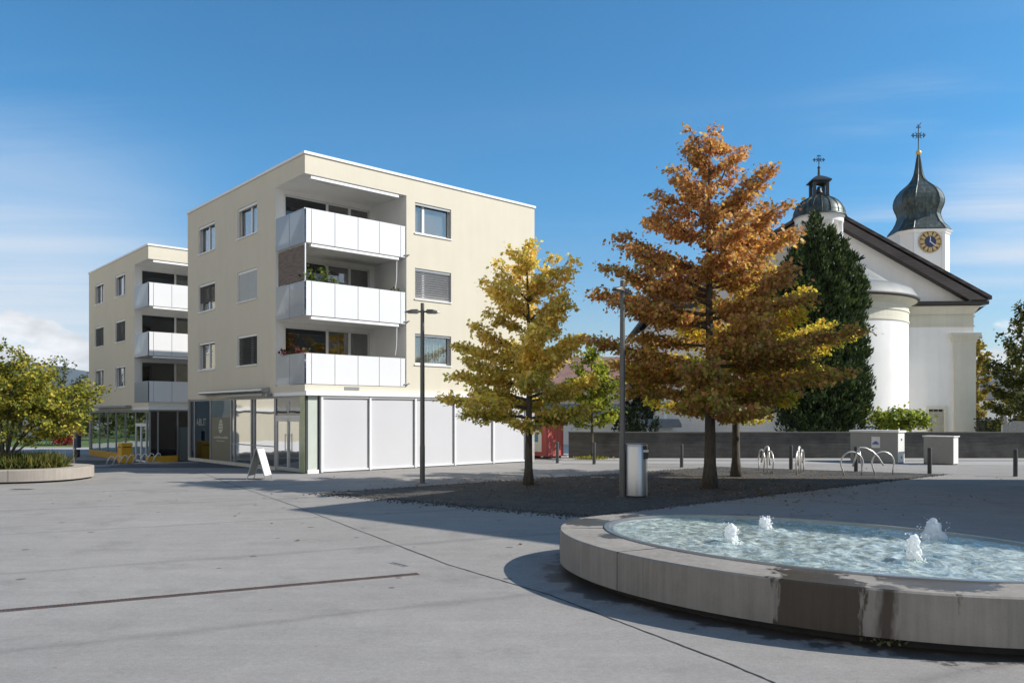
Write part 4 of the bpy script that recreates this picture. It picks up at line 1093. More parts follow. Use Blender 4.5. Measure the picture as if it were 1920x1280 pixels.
# ------------------------------------------------------------------ street furniture
def street_lamp(x, y, arm_ang, label):
    r = empty('street_lamp', (x, y, gz(x, y)), arm_ang)
    p = MB(); p.lathe([(0.085, 0), (0.085, 1.2), (0.078, 1.25), (0.072, 4.0), (0.06, 5.92), (0.0, 5.93)], 16); p.lathe([(0.16, 0.0), (0.16, 0.02), (0.0, 0.021)], 16)
    p.build('pole', M['pole_metal'], r, 'auto')
    for s in (-1, 1):
        h = MB()
        h.tube([(s * 0.05, 0, 5.64), (s * 0.14, 0, 5.64)], 0.03, 8)
        rings = []
        for u, wv, zt, zb in ((0.12, 0.05, 5.68, 5.60), (0.16, 0.13, 5.71, 5.585), (0.34, 0.15, 5.70, 5.59), (0.5, 0.12, 5.655, 5.60), (0.585, 0.05, 5.625, 5.605)):
            rings.append([(s * u, -wv, zb), (s * u, wv, zb), (s * u, wv * 0.8, zt), (s * u, -wv * 0.8, zt)])
        h.loft(rings)
        ho = h.build('lamp_head', M['pole_metal'], r)
        g = MB(); g.box(min(s * 0.18, s * 0.46), max(s * 0.18, s * 0.46), -0.085, 0.085, 5.572, 5.584); g.build('lens', M['frost_glass'], ho)
    tag(r, label, 'street lamp', 'double headed street lamps on the square')
    return r
x, y = G(792, 905); street_lamp(x, y, R(4), 'slim grey double headed street lamp standing before the white ground floor screens')
x, y = G(1167, 931); street_lamp(x, y, R(62), 'slim grey street lamp standing next to the steel litter bin and orange tree')

x, y = G(1192, 931)
bn = empty('litter_bin', (x, y, 0), R(-8)); tag(bn, 'tall stainless steel litter bin with black ashtray beside a lamp post', 'litter bin')
def steel_mat():
    m, nt, b = new_mat('bin_steel'); b.inputs['Metallic'].default_value = 0.9; b.inputs['Roughness'].default_value = 0.32
    tc = N(nt, 'ShaderNodeTexCoord'); mp = N(nt, 'ShaderNodeMapping', inp={'Scale': (2, 2, 120)}); L(nt, tc.outputs['Object'], mp.inputs['Vector'])
    nz = N(nt, 'ShaderNodeTexNoise', inp={'Scale': 2.0, 'Detail': 3.0}); L(nt, mp.outputs[0], nz.inputs['Vector'])
    rp = N(nt, 'ShaderNodeMapRange', inp={'To Min': 0.24, 'To Max': 0.42}); L(nt, nz.outputs['Fac'], rp.inputs['Value']); L(nt, rp.outputs[0], b.inputs['Roughness'])
    b.inputs['Base Color'].default_value = (0.55, 0.55, 0.55, 1)
    return m
M['bin_steel'] = steel_mat()
k = MB(); k.lathe([(0.27, 0.03), (0.285, 0.05), (0.285, 1.36), (0.28, 1.37), (0.28, 1.385), (0.287, 1.39), (0.287, 1.44), (0.26, 1.46), (0.0, 1.462)], 48)
k.build('body', M['bin_steel'], bn, 'auto')
k = MB(); k.lathe([(0.26, 0.0), (0.26, 0.05)], 32); k.build('base', M['black'], bn)
k = MB(); k.box(0.17, 0.33, -0.20, -0.06, 1.05, 1.22); k.build('ashtray', M['black'], bn, False, 0.01)
k = MB(); k.box(0.165, 0.30, -0.21, -0.03, 1.30, 1.40); k.build('opening', M['black'], bn)
k = MB(); k.box(0.17, 0.34, -0.21, -0.05, 1.24, 1.29); k.box(0.29, 0.31, -0.12, -0.09, 0.05, 1.44); k.build('bracket', M['bin_steel'], bn)

# bollards
bl0 = None
BL = [((1045, 868), 'thin grey bollard in front of the red container'), ((1114, 870), 'thin dark bollard beside the small green tree'), ((1278, 876), 'dark bollard just left of the orange tree trunk'), ((1483, 880), 'dark bollard between the two end-on bicycle stands'), ((1605, 884), 'dark bollard behind the sideways bicycle stand'), ((1743, 888), 'dark bollard in front of the smaller utility cabinet'), ((1904, 893), 'dark bollard at the far right by the wall')]
for i, ((px, py), lab) in enumerate(BL):
    x, y = G(px, py)
    if i == 0:
        bl0 = empty('bollard', (x, y, 0))
        k = MB(); k.lathe([(0.075, 0), (0.075, 0.96), (0.068, 0.985), (0.04, 1.0), (0.0, 1.003)], 16); k.build('post', M['dark_metal'], bl0, 'auto')
        k = MB(); k.lathe([(0.10, 0.0), (0.10, 0.012), (0.0, 0.013)], 16); k.build('foot_plate', M['grey_metal'], bl0)
        o = bl0
    else:
        o = copy_tree(bl0); o.location = (x, y, 0)
    tag(o, lab, 'bollard', 'bollards along the street edge')

# bicycle-shaped stands
def bike_stand(x, y, ang, label):
    r = empty('bicycle_stand', (x, y, 0), ang)
    for i, cx in enumerate((-0.58, 0.60)):
        k = MB(); pts = []
        for j in range(25):
            t = R(-35 + 250 * j / 24)
            pts.append((cx + 0.42 * math.cos(t), 0, 0.44 + 0.42 * math.sin(t)))
        pts[0] = (pts[0][0], 0, 0.0); pts[-1] = (pts[-1][0], 0, 0.0)
        pts = [(cx + 0.36, 0, 0.0)] + pts[1:-1] + [(cx - 0.30, 0, 0.0)]
        k.tube(pts, 0.030, 8); k.build('wheel_loop', M['chrome'], r, True)
    k = MB()
    pts = [(-0.55, 0, 0.32), (-0.45, 0, 0.62), (-0.34, 0, 0.98), (-0.26, 0, 1.02), (-0.05, 0, 1.0), (0.2, 0, 0.88), (0.42, 0, 0.66), (0.56, 0, 0.44), (0.62, 0, 0.36)]
    k.tube(pts, 0.032, 8); k.tube([(-0.30, 0, 1.0), (-0.22, 0, 0.4), (-0.20, 0, 0.0)], 0.02, 8)
    k.build('frame_tube', M['chrome'], r, True)
    tag(r, label, 'bicycle stand', 'steel bicycle shaped stands')
    return r
x, y = G(1626, 890); bike_stand(x, y, R(2), 'steel tube bicycle stand seen side-on before the sign cabinet')
x, y = G(1436, 885); bike_stand(x, y, R(-92 + 180), 'steel tube bicycle stand seen end-on, nearest the tree trunk')
x, y = G(1500, 886); bike_stand(x, y, R(62), 'steel tube bicycle stand seen end-on, right of a bollard')

# utility cabinets
M['cab'] = mat_basic('cabinet_grey', (0.27, 0.27, 0.25), 0.6, 0, 0.06); M['cab_white'] = mat_basic('cabinet_white', (0.72, 0.71, 0.67), 0.6, 0, 0.05)
def cabinet(px, py, wd, dp, h, label, big):
    x, y = G(px, py)
    r = empty('utility_cabinet', (x, y, 0), RZ)     # local x: along the sunny side, local y: along the shaded front
    k = MB(); k.box(0, dp, 0, wd, 0.03, h); k.build('body', M['cab'], r, False, 0.008)
    k = MB(); k.box(-0.04, dp + 0.05, -0.06, wd + 0.05, h, h + (0.10 if big else 0.05)); k.build('lid', M['cab_white'], r, False, 0.01)
    k = MB(); k.box(0.02, dp - 0.02, -0.015, 0.0, 0.05, h - 0.02); k.build('side_door', M['cab_white'], r)  # paler than the body: sunlight on this side is put into its colour
    if big:
        k = MB()
        for z in (0.28, 1.1): k.box(dp * 0.45, dp * 0.58, -0.03, -0.016, z - 0.04, z + 0.04)
        k.build('lock', M['black'], r)
        k = MB(); k.box(-0.012, -0.002, wd * 0.36, wd * 0.36 + 0.40, 0.70, 1.22); s = k.build('notice', M['cab_white'], r)
        k = MB(); k.box(-0.016, -0.013, wd * 0.36 + 0.06, wd * 0.36 + 0.36, 0.86, 0.93)
        k.add([(-0.015, wd * 0.36 + 0.08, 0.93), (-0.015, wd * 0.36 + 0.32, 0.93), (-0.015, wd * 0.36 + 0.26, 1.0), (-0.015, wd * 0.36 + 0.16, 1.02)], [(0, 1, 2, 3)]); k.build('print', mat_basic('blue_print', (0.10, 0.16, 0.42), 0.6, 0, 0.05), s)
    k = MB(); k.box(0.02, dp - 0.02, 0.02, wd - 0.02, -0.05, 0.03); k.build('base', M['dark_metal'], r)
    tag(r, label, 'utility cabinet', 'grey utility cabinets by the wall'); return r
cabinet(1683, 869, 2.2, 0.74, 1.42, 'wide grey utility cabinet with overhanging lid and a white and blue notice', True)
cabinet(1787, 871.5, 1.25, 0.60, 1.24, 'smaller plain grey utility cabinet beside the long concrete wall', False)

# A-frame board
r = empty('pavement_sign', (-8.83, 27.75, 0), R(-3)); tag(r, 'white folding pavement sign standing open outside the shop entrance', 'sign board')
for s, mt in ((1, M['white_metal']), (-1, M['white_metal'])):
    k = MB(); sp = 0.33
    def pt(v, yy, off=0): return (s * (0.02 + (sp - 0.02) * (1 - v)) + s * off, yy, 1.06 * v)
    for yy in (-0.32, 0.32):
        k.tube([pt(0, yy), pt(1, yy)], 0.018, 6)
    k.tube([pt(1, -0.32), pt(1, 0.32)], 0.018, 6); k.tube([pt(0.13, -0.32), pt(0.13, 0.32)], 0.014, 6)
    fo_ = k.build('leg_frame', M['alu'], r)
    k = MB(); k.loft([[pt(0.13, -0.31, 0.004), pt(0.13, 0.31, 0.004), pt(1, 0.31, 0.004), pt(1, -0.31, 0.004)], [pt(0.13, -0.31, 0.018), pt(0.13, 0.31, 0.018), pt(1, 0.31, 0.018), pt(1, -0.31, 0.018)]]); k.build('board', mt if s > 0 else M['cab'], r)  # left board grey instead of white: its shade is put into the colour
k = MB(); k.tube([(-0.2, 0.30, 0.42), (0.2, 0.30, 0.42)], 0.01, 5); k.build('stay', M['alu'], r)

# red container beside the block
r = empty('collection_container', (1.72, 40.3, 0), RZ); tag(r, 'red metal container with a dark front opening at the end of the wall', 'container')
M['redpaint'] = mat_basic('faded_red_paint', (0.42, 0.085, 0.075), 0.5, 0, 0.12, 2.0)
k = MB(); k.box(0, 1.28, 0, 1.9, 0.12, 2.5); k.build('body', M['redpaint'], r, False, 0.02)
k = MB(); k.box(-0.03, -0.004, 0.35, 1.7, 1.55, 2.2); k.build('opening', M['black'], r)
k = MB(); k.box(-0.02, -0.004, 0.3, 1.7, 0.35, 1.45); po = k.build('poster', M['cab_white'], r)
k = MB(); k.box(-0.026, -0.021, 0.55, 1.0, 0.85, 1.25); k.build('print', mat_basic('blue_green_print', (0.08, 0.25, 0.40), 0.6, 0, 0.3, 8.0), po)
k = MB(); k.box(0.05, 1.2, 0.1, 0.25, -0.02, 0.12); k.box(0.05, 1.2, 1.6, 1.75, -0.02, 0.12); k.build('foot', M['black'], r)
k = MB()
for i in range(5): k.box(0.1 + 0.25 * i, 0.13 + 0.25 * i, -0.02, -0.002, 0.2, 2.4)
k.build('rib', M['redpaint'], r)

# yellow letter box, small hoops and post at the far block
x, y = X_at(229, 40.5), 40.5; zz = gz(x, y)
r = empty('letter_box', (x, y, zz), RZ); tag(r, 'tall yellow letter box standing in front of the glass post office', 'letter box')
k = MB(); k.box(-0.12, 0.42, -0.3, 0.34, 0.15, 1.18); k.build('body', M['yellow'], r, False, 0.03)
k = MB(); k.box(-0.05, 0.35, -0.2, 0.24, 0, 0.15); k.build('base', M['dark_metal'], r)
k = MB(); k.box(-0.14, -0.121, -0.2, 0.24, 0.95, 1.0); k.box(-0.05, 0.35, -0.32, -0.301, 0.95, 1.0); k.build('slot', M['black'], r)
hp0 = None
for i in range(8):
    px = 204 + i * 12.5; Y = 38.6 - 0.15 * i
    x = X_at(px, Y)
    if hp0 is None:
        hp0 = empty('cycle_hoop', (x, Y, gz(x, Y)), R(20))
        k = MB(); k.tube([(-0.14, 0, 0), (-0.02, 0, 0.30), (0.10, 0, 0.46), (0.2, 0, 0.42), (0.22, 0, 0.3)], 0.022, 6); k.tube([(-0.12, 0.06, 0), (0.0, 0.06, 0.30), (0.10, 0.06, 0.46), (0.18, 0.06, 0.42)], 0.022, 6); k.build('hoop', M['chrome'], hp0, True)
        k = MB(); k.box(-0.25, 0.25, -0.03, 0.09, 0.0, 0.03); k.build('foot', M['alu'], hp0); o = hp0
    else:
        o = copy_tree(hp0); o.location = (x, Y, gz(x, Y))
    tag(o, 'low slanted steel cycle hoop in the row before the yellow plinth', 'cycle hoop', 'row of low cycle hoops at the post office')
x, y = X_at(140, 42.5), 42.5
r = empty('ticket_post', (x, y, gz(x, y)), R(-20)); tag(r, 'pale grey post with dark boxes standing left of the yellow plinth', 'post')
k = MB(); k.box(-0.07, 0.07, -0.05, 0.05, 0, 1.85); k.build('post', M['alu'], r)
k = MB(); k.box(0.075, 0.33, -0.12, 0.12, 0.95, 1.75); k.build('screen_box', mat_basic('navy_box', (0.015, 0.025, 0.06), 0.4, 0, 0.1), r, False, 0.01)
k = MB(); k.box(0.075, 0.28, -0.1, 0.1, 0.45, 0.85); k.build('lower_box', M['black'], r, False, 0.01)

# drain channel in the plaza
d0 = Vector(G(-40, 1149)); d1 = Vector(G(784, 1075.5))
dd = (d1 - d0); ln_ = dd.length; an = math.atan2(dd.y, dd.x)
r = empty('drain_channel', (d0.x, d0.y, 0), an); tag(r, 'long narrow rusty slotted drain channel let into the pavement', 'drain')
M['rust'] = mat_basic('rusty_iron', (0.12, 0.08, 0.065), 0.85, 0.2, 0.35, 6.0)
k = MB(); k.box(0, ln_, -0.058, -0.046, 0.0, 0.009); k.box(0, ln_, 0.046, 0.058, 0.0, 0.009); k.box(ln_ - 0.01, ln_, -0.046, 0.046, 0, 0.0085); k.build('edge_rail', M['rust'], r)
k = MB()
u = 0.0
while u < ln_ - 0.03:
    k.box(u, u + 0.016, -0.046, 0.046, 0.001, 0.0075); u += 0.042
k.build('grating', M['rust'], r)
k = MB(); k.quad((0, -0.046, 0.0045), (ln_, -0.046, 0.0045), (ln_, 0.046, 0.0045), (0, 0.046, 0.0045)); k.build('channel', M['black'], r)
# ------------------------------------------------------------------ ground
def plaza_mat():
    m, nt, b = new_mat('plaza_asphalt')
    b.inputs['Roughness'].default_value = 0.9; b.inputs['Specular IOR Level'].default_value = 0.25
    tc = N(nt, 'ShaderNodeTexCoord')
    P = tc.outputs['Object']
    def noise(sc, det=6.0, ro=0.6, vec=P):
        q = N(nt, 'ShaderNodeTexNoise', inp={'Scale': sc, 'Detail': det, 'Roughness': ro}); L(nt, vec, q.inputs['Vector']); return q.outputs['Fac']
    def mr(v, a, b_, c, d):
        q = N(nt, 'ShaderNodeMapRange', inp={'From Min': a, 'From Max': b_, 'To Min': c, 'To Max': d}); L(nt, v, q.inputs['Value']); return q.outputs[0]
    def mul(a, c):
        q = N(nt, 'ShaderNodeMath', operation='MULTIPLY'); L(nt, a, q.inputs[0])
        if isinstance(c, float): q.inputs[1].default_value = c
        else: L(nt, c, q.inputs[1])
        return q.outputs[0]
    def mth(op, a, c=None, d=None):
        q = N(nt, 'ShaderNodeMath', operation=op)
        for i, vv in enumerate((a, c, d)):
            if vv is None: continue
            if isinstance(vv, (int, float)): q.inputs[i].default_value = vv
            else: L(nt, vv, q.inputs[i])
        return q.outputs[0]
    fine = mr(noise(55.0, 3.0, 0.7), 0.3, 0.7, 0.84, 1.15)
    grain = mr(noise(190.0, 2.0, 0.7), 0.3, 0.7, 0.80, 1.2)
    mid = mr(noise(2.2, 7.0, 0.65), 0.3, 0.7, 0.93, 1.06)
    big = mr(noise(0.22, 5.0, 0.55), 0.3, 0.7, 0.90, 1.08)
    # stretched scuffs along the paving direction
    mp = N(nt, 'ShaderNodeMapping', inp={'Rotation': (0, 0, -R(25.3)), 'Scale': (0.25, 2.2, 1)}); mp.vector_type = 'POINT'
    L(nt, P, mp.inputs['Vector'])
    scuff = mr(noise(1.2, 6.0, 0.65, mp.outputs[0]), 0.35, 0.7, 0.94, 1.05)
    # rotated plaza coordinates: v across the paving lanes, u along them
    sp = N(nt, 'ShaderNodeSeparateXYZ'); L(nt, P, sp.inputs[0])
    v = mth('ADD', mul(sp.outputs['X'], -0.427), mul(sp.outputs['Y'], 0.904))
    u = mth('ADD', mul(sp.outputs['X'], 0.904), mul(sp.outputs['Y'], 0.427))
    wob = mr(noise(0.8, 3.0), 0.0, 1.0, -0.12, 0.12)
    vv = mth('ADD', v, wob)
    fr = mth('PINGPONG', mth('SUBTRACT', vv, 0.25), 2.16)          # distance to the lane seams (every 4.32 m)
    seamw = mr(noise(0.5, 3.0), 0.3, 0.7, 0.06, 0.24)
    seam = mth('SUBTRACT', 1.0, mth('SMOOTH_MIN', mth('DIVIDE', fr, seamw), 1.0, 0.4))
    seam = mth('MAXIMUM', seam, 0.0)
    lane = mth('LESS_THAN', u, 14.0)
    seamk = mth('SUBTRACT', 1.0, mul(mul(seam, 0.20), lane))
    # spots of dirt
    vo = N(nt, 'ShaderNodeTexVoronoi', inp={'Scale': 0.75, 'Randomness': 1.0}); vo.voronoi_dimensions = '2D'; L(nt, P, vo.inputs['Vector'])
    sxy = N(nt, 'ShaderNodeSeparateColor'); L(nt, vo.outputs['Color'], sxy.inputs[0])
    rad = mr(sxy.outputs[0], 0.25, 1.0, -0.03, 0.050)
    spot = mr(mth('SUBTRACT', vo.outputs['Distance'], rad), -0.006, 0.010, 0.48, 1.0)
    vo2 = N(nt, 'ShaderNodeTexVoronoi', inp={'Scale': 2.4, 'Randomness': 1.0}); vo2.voronoi_dimensions = '2D'; L(nt, P, vo2.inputs['Vector'])
    s2 = N(nt, 'ShaderNodeSeparateColor'); L(nt, vo2.outputs['Color'], s2.inputs[0])
    rad2 = mr(s2.outputs[1], 0.60, 1.0, -0.04, 0.045)
    spot2 = mr(mth('SUBTRACT', vo2.outputs['Distance'], rad2), -0.01, 0.02, 0.72, 1.0)
    # worn blotches with a soft edge
    mid2 = mr(noise(15.0, 4.0, 0.7), 0.3, 0.7, 0.90, 1.10)
    blot = mr(noise(0.62, 8.0, 0.72), 0.54, 0.66, 1.0, 0.82)
    spot = mul(mul(mul(spot, spot2), blot), mid2)
    k = mul(mul(mul(fine, grain), mul(mid, big)), mul(mul(scuff, seamk), spot))
    # damp stain round the fountain
    dx = mth('SUBTRACT', sp.outputs['X'], 3.93); dy = mth('SUBTRACT', sp.outputs['Y'], 10.35)
    ca, sa = math.cos(FA), math.sin(FA)
    ex_ = mth('DIVIDE', mth('ADD', mul(dx, ca), mul(dy, sa)), 3.74); ey_ = mth('DIVIDE', mth('SUBTRACT', mul(dy, ca), mul(dx, sa)), 2.546)
    er = mth('SQRT', mth('ADD', mul(ex_, ex_), mul(ey_, ey_)))
    st = mth('ADD', er, mr(noise(1.6, 5.0, 0.7), 0.3, 0.7, -0.13, 0.13))
    wet = mr(st, 1.02, 1.06, 1.0, 0.0)
    wk = mth('SUBTRACT', 1.0, mul(wet, 0.68))
    k = mul(k, wk)
    mx = N(nt, 'ShaderNodeVectorMath', operation='SCALE'); mx.inputs[0].default_value = (0.298, 0.281, 0.262); L(nt, k, mx.inputs['Scale'])
    L(nt, mx.outputs[0], b.inputs['Base Color'])
    L(nt, mr(wet, 0, 1, 0.9, 0.45), b.inputs['Roughness'])
    bp = N(nt, 'ShaderNodeBump', inp={'Strength': 0.5, 'Distance': 0.006}); L(nt, noise(120.0, 3.0), bp.inputs['Height']); L(nt, bp.outputs['Normal'], b.inputs['Normal'])
    return m

xs = sorted(set([-7000, -3000, -900, -300, -150, -90, -60] + [x * 1.5 for x in range(-34, 28)] + [60, 90, 150, 300, 900, 3000, 7000]))
ys = sorted(set([-7000, -3000, -900, -300, -100, -50, -20, -10] + [y * 1.5 for y in range(-4, 50)] + [90, 130, 200, 400, 900, 3000, 7000]))
mb = MB()
vs = [(x, y, gz(x, y)) for y in ys for x in xs]
nx = len(xs)
fs = [(j * nx + i, j * nx + i + 1, (j + 1) * nx + i + 1, (j + 1) * nx + i) for j in range(len(ys) - 1) for i in range(nx - 1)]
mb.add(vs, fs)
struct(mb.build('ground', plaza_mat(), None, True))

def sheet(name, poly, dz, mat, sub=1):
    """flat sheet a few millimetres over the ground, following its slope"""
    mb = MB()
    n = len(poly)
    if n == 4 and sub > 1:
        vs = []
        for j in range(sub + 1):
            for i in range(sub + 1):
                s, t = i / sub, j / sub
                x = (poly[0][0] * (1 - s) + poly[1][0] * s) * (1 - t) + (poly[3][0] * (1 - s) + poly[2][0] * s) * t
                y = (poly[0][1] * (1 - s) + poly[1][1] * s) * (1 - t) + (poly[3][1] * (1 - s) + poly[2][1] * s) * t
                vs.append((x, y, gz(x, y) + dz))
        fs = [(j * (sub + 1) + i, j * (sub + 1) + i + 1, (j + 1) * (sub + 1) + i + 1, (j + 1) * (sub + 1) + i) for j in range(sub) for i in range(sub)]
        mb.add(vs, fs)
    else:
        mb.add([(x, y, gz(x, y) + dz) for x, y in poly], [tuple(range(n))])
    return struct(mb.build(name, mat))

def gravel_mat():
    m, nt, b = new_mat('dark_gravel'); b.inputs['Roughness'].default_value = 0.95
    tc = N(nt, 'ShaderNodeTexCoord')
    vo = N(nt, 'ShaderNodeTexVoronoi', inp={'Scale': 26.0}); L(nt, tc.outputs['Object'], vo.inputs['Vector'])
    n1 = N(nt, 'ShaderNodeTexNoise', inp={'Scale': 1.2, 'Detail': 6.0, 'Roughness': 0.7}); L(nt, tc.outputs['Object'], n1.inputs['Vector'])
    sc = N(nt, 'ShaderNodeSeparateColor'); L(nt, vo.outputs['Color'], sc.inputs[0])
    a = N(nt, 'ShaderNodeMapRange', inp={'To Min': 0.45, 'To Max': 1.7}); L(nt, sc.outputs[0], a.inputs['Value'])
    c = N(nt, 'ShaderNodeMapRange', inp={'From Min': 0.3, 'From Max': 0.7, 'To Min': 0.6, 'To Max': 1.35}); L(nt, n1.outputs['Fac'], c.inputs['Value'])
    mu = N(nt, 'ShaderNodeMath', operation='MULTIPLY'); L(nt, a.outputs[0], mu.inputs[0]); L(nt, c.outputs[0], mu.inputs[1])
    mx = N(nt, 'ShaderNodeVectorMath', operation='SCALE'); mx.inputs[0].default_value = (0.072, 0.067, 0.060); L(nt, mu.outputs[0], mx.inputs['Scale']); L(nt, mx.outputs[0], b.inputs['Base Color'])
    bp = N(nt, 'ShaderNodeBump', inp={'Strength': 1.0, 'Distance': 0.03}); L(nt, vo.outputs['Distance'], bp.inputs['Height']); L(nt, bp.outputs['Normal'], b.inputs['Normal'])
    return m
M['gravel'] = gravel_mat()
PIT = [(-5.6, 22.75), (1.6, 17.45), (16.4, 29.9), (9.0, 34.3)]
sheet('gravel_bed', PIT, 0.004, M['gravel'])
# loose stones scattered over the bed edges so that it does not end in a ruled line
mb = MB(); rr = random.Random(5)
for i in range(2600):
    s, t = rr.random(), rr.random()
    e = rr.random()
    if e < 0.45: t = rr.gauss(0, 0.012)
    elif e < 0.8: s = 1 + rr.gauss(0, 0.012)
    elif e < 0.9: s = rr.gauss(0, 0.012)
    x = (PIT[0][0] * (1 - s) + PIT[1][0] * s) * (1 - t) + (PIT[3][0] * (1 - s) + PIT[2][0] * s) * t
    y = (PIT[0][1] * (1 - s) + PIT[1][1] * s) * (1 - t) + (PIT[3][1] * (1 - s) + PIT[2][1] * s) * t
    q = rr.uniform(0.012, 0.035); a = rr.uniform(0, 3.1)
    c_, s_ = math.cos(a) * q, math.sin(a) * q
    mb.add([(x + c_, y + s_, 0.004), (x - s_, y + c_ * 0.8, 0.004), (x - c_, y - s_, 0.004), (x + s_, y - c_ * 0.7, 0.004), (x, y, 0.004 + q * 0.9)], [(0, 1, 4), (1, 2, 4), (2, 3, 4), (3, 0, 4)])
st = mb.build('loose_stones', M['gravel']); st['kind'] = 'stuff'

# expansion joint that crosses the plaza and a crack-like side seam
jp = [(394, 892), (435, 908), (555, 949), (720, 1012), (840, 1058), (937, 1087), (1030, 1114.6), (1161, 1165), (1358, 1240), (1500, 1300)]
pts = [Vector(G(*p)) for p in jp]
pts.insert(0, pts[0] + (pts[0] - pts[1]).normalized() * 3.0)
mb = MB()
fine_pts = []
for i in range(len(pts) - 1):
    for k in range(12):
        p = pts[i].lerp(pts[i + 1], k / 12); fine_pts.append(p)
prev = None
rr = random.Random(8)
for i, p in enumerate(fine_pts):
    d = (fine_pts[min(i + 1, len(fine_pts) - 1)] - fine_pts[max(0, i - 1)]).normalized(); nn = Vector((-d.y, d.x)) * (0.011 + rr.uniform(-0.004, 0.005))
    p = p + Vector((-d.y, d.x)) * rr.uniform(-0.006, 0.006)
    a, c = p + nn, p - nn
    if prev: mb.quad((prev[0].x, prev[0].y, 0.004), (a.x, a.y, 0.004), (c.x, c.y, 0.004), (prev[1].x, prev[1].y, 0.004))
    prev = (a, c)
struct(mb.build('pavement_joint', mat_basic('tar_joint', (0.035, 0.033, 0.032), 0.8, 0, 0.4, 20.0)))
# flush service covers and slots
def flat_cover(px0, py0, px1, py1, wd, label):
    a, c = Vector(G(px0, py0)), Vector(G(px1, py1)); d = c - a
    r = empty('service_cover', (a.x, a.y, 0), math.atan2(d.y, d.x)); tag(r, label, 'cover')
    k = MB(); k.box(0, d.length, -wd / 2, wd / 2, 0, 0.005); k.build('plate', M['dark_metal'], r)
    k = MB(); k.box(-0.02, d.length + 0.02, wd / 2 + 0.001, wd / 2 + 0.02, 0, 0.006); k.box(-0.02, d.length + 0.02, -wd / 2 - 0.02, -wd / 2 - 0.001, 0, 0.006); k.build('frame', M['grey_metal'], r)
flat_cover(735, 1054.5, 762, 1061, 0.05, 'small dark slot in the pavement near the end of the drain channel')
flat_cover(1392, 1180, 1420, 1180, 0.06, 'little dark cover plate at the foot of the fountain') if False else None
flat_cover(22, 917, 60, 917, 0.25, 'dark flush cover in the pavement in front of the round planter')

# paler pavement strip along the wall and its kerb line
M['pave2'] = mat_concrete('pale_pavement', (0.36, 0.345, 0.325), False, 0.10, 0.9, 5.0)[0]
sheet('pavement', [(2.0, 36.8), (60, 33.2), (60, 40.95), (2.0, 40.95)], 0.004, M['pave2'])
mb = MB(); mb.add([(2.0, 38.6, 0), (60, 38.2, 0), (60, 38.32, 0), (2.0, 38.72, 0), (2.0, 38.6, 0.03), (60, 38.2, 0.03), (60, 38.32, 0.03), (2.0, 38.72, 0.03)], [(0, 1, 5, 4), (4, 5, 6, 7), (3, 2, 6, 7)]); struct(mb.build('kerb', mat_basic('kerb_stone', (0.24, 0.23, 0.22), 0.85, 0, 0.15)))

# left background: street asphalt with shade put into its colour, a bright yard, lawn
M['asphalt'] = mat_concrete('street_asphalt', (0.085, 0.085, 0.09), False, 0.12, 0.9, 7.0)[0]
M['grass'] = mat_basic('lawn_green', (0.075, 0.12, 0.025), 0.95, 0, 0.35, 0.6)
sheet('street', [(-60, 33.0), (-9.5, 33.5), (-14.5, 45.8), (-60, 52)], 0.004, M['asphalt'], 14)
sheet('yard_pavement', [(-90, 52.2), (-30, 50), (-34, 66), (-90, 68)], 0.004, M['pave2'], 6)
sheet('lawn', [(-120, 68.2), (-34, 66.2), (-34, 130), (-120, 130)], 0.004, M['grass'], 4)
sheet('churchyard_gravel', [(2.95, 41.36), (70, 41.36), (90, 110), (2.95, 110)], 0.004, mat_concrete('pale_gravel', (0.55, 0.53, 0.48), False, 0.15, 0.95, 13.0)[0], 2)  # unseen ground, set pale to bounce light onto the church wall

# ------------------------------------------------------------------ plants
LOBED = np.array([(0, 0), (0.30, 0.12), (0.22, 0.34), (0.50, 0.42), (0.24, 0.62), (0.30, 0.86), (0, 1.0), (-0.30, 0.86), (-0.24, 0.62), (-0.50, 0.42), (-0.22, 0.34), (-0.30, 0.12)])
OVAL = np.array([(0, 0), (0.30, 0.28), (0.32, 0.62), (0, 1.0), (-0.32, 0.62), (-0.30, 0.28)])
BLADE = np.array([(-0.16, 0), (0.16, 0), (0.20, 0.45), (0.0, 1.0), (-0.20, 0.45)])

def foliage(name, parent, P, D, Nrm, size, colr, shape, mat, curl=0.25):
    """P points, D leaf directions, Nrm face normals -> one mesh of leaf polygons"""
    n = len(P); k = len(shape)
    D = D / (np.linalg.norm(D, axis=1, keepdims=True) + 1e-9)
    U = np.cross(D, Nrm); U /= (np.linalg.norm(U, axis=1, keepdims=True) + 1e-9)
    W = np.cross(U, D)
    s = size[:, None, None]
    sx = shape[None, :, 0:1]; sy = shape[None, :, 1:2]
    V = P[:, None, :] + s * (sx * U[:, None, :] + sy * D[:, None, :] + (curl * (np.abs(sx) * 0.9 - sy * sy * 0.5)) * W[:, None, :])
    me = bpy.data.meshes.new(name)
    me.vertices.add(n * k); me.vertices.foreach_set('co', V.reshape(-1).astype(np.float32))
    me.loops.add(n * k); me.loops.foreach_set('vertex_index', np.arange(n * k, dtype=np.int32))
    me.polygons.add(n); me.polygons.foreach_set('loop_start', np.arange(0, n * k, k, dtype=np.int32)); me.polygons.foreach_set('loop_total', np.full(n, k, dtype=np.int32))
    me.update(calc_edges=True)
    at = me.attributes.new('tint', 'FLOAT_COLOR', 'POINT')
    c4 = np.ones((n, k, 4), dtype=np.float32); c4[:, :, :3] = colr[:, None, :]
    at.data.foreach_set('color', c4.reshape(-1))
    me.materials.append(mat)
    o = bpy.data.objects.new(name, me); COL.objects.link(o); o.parent = parent
    return o

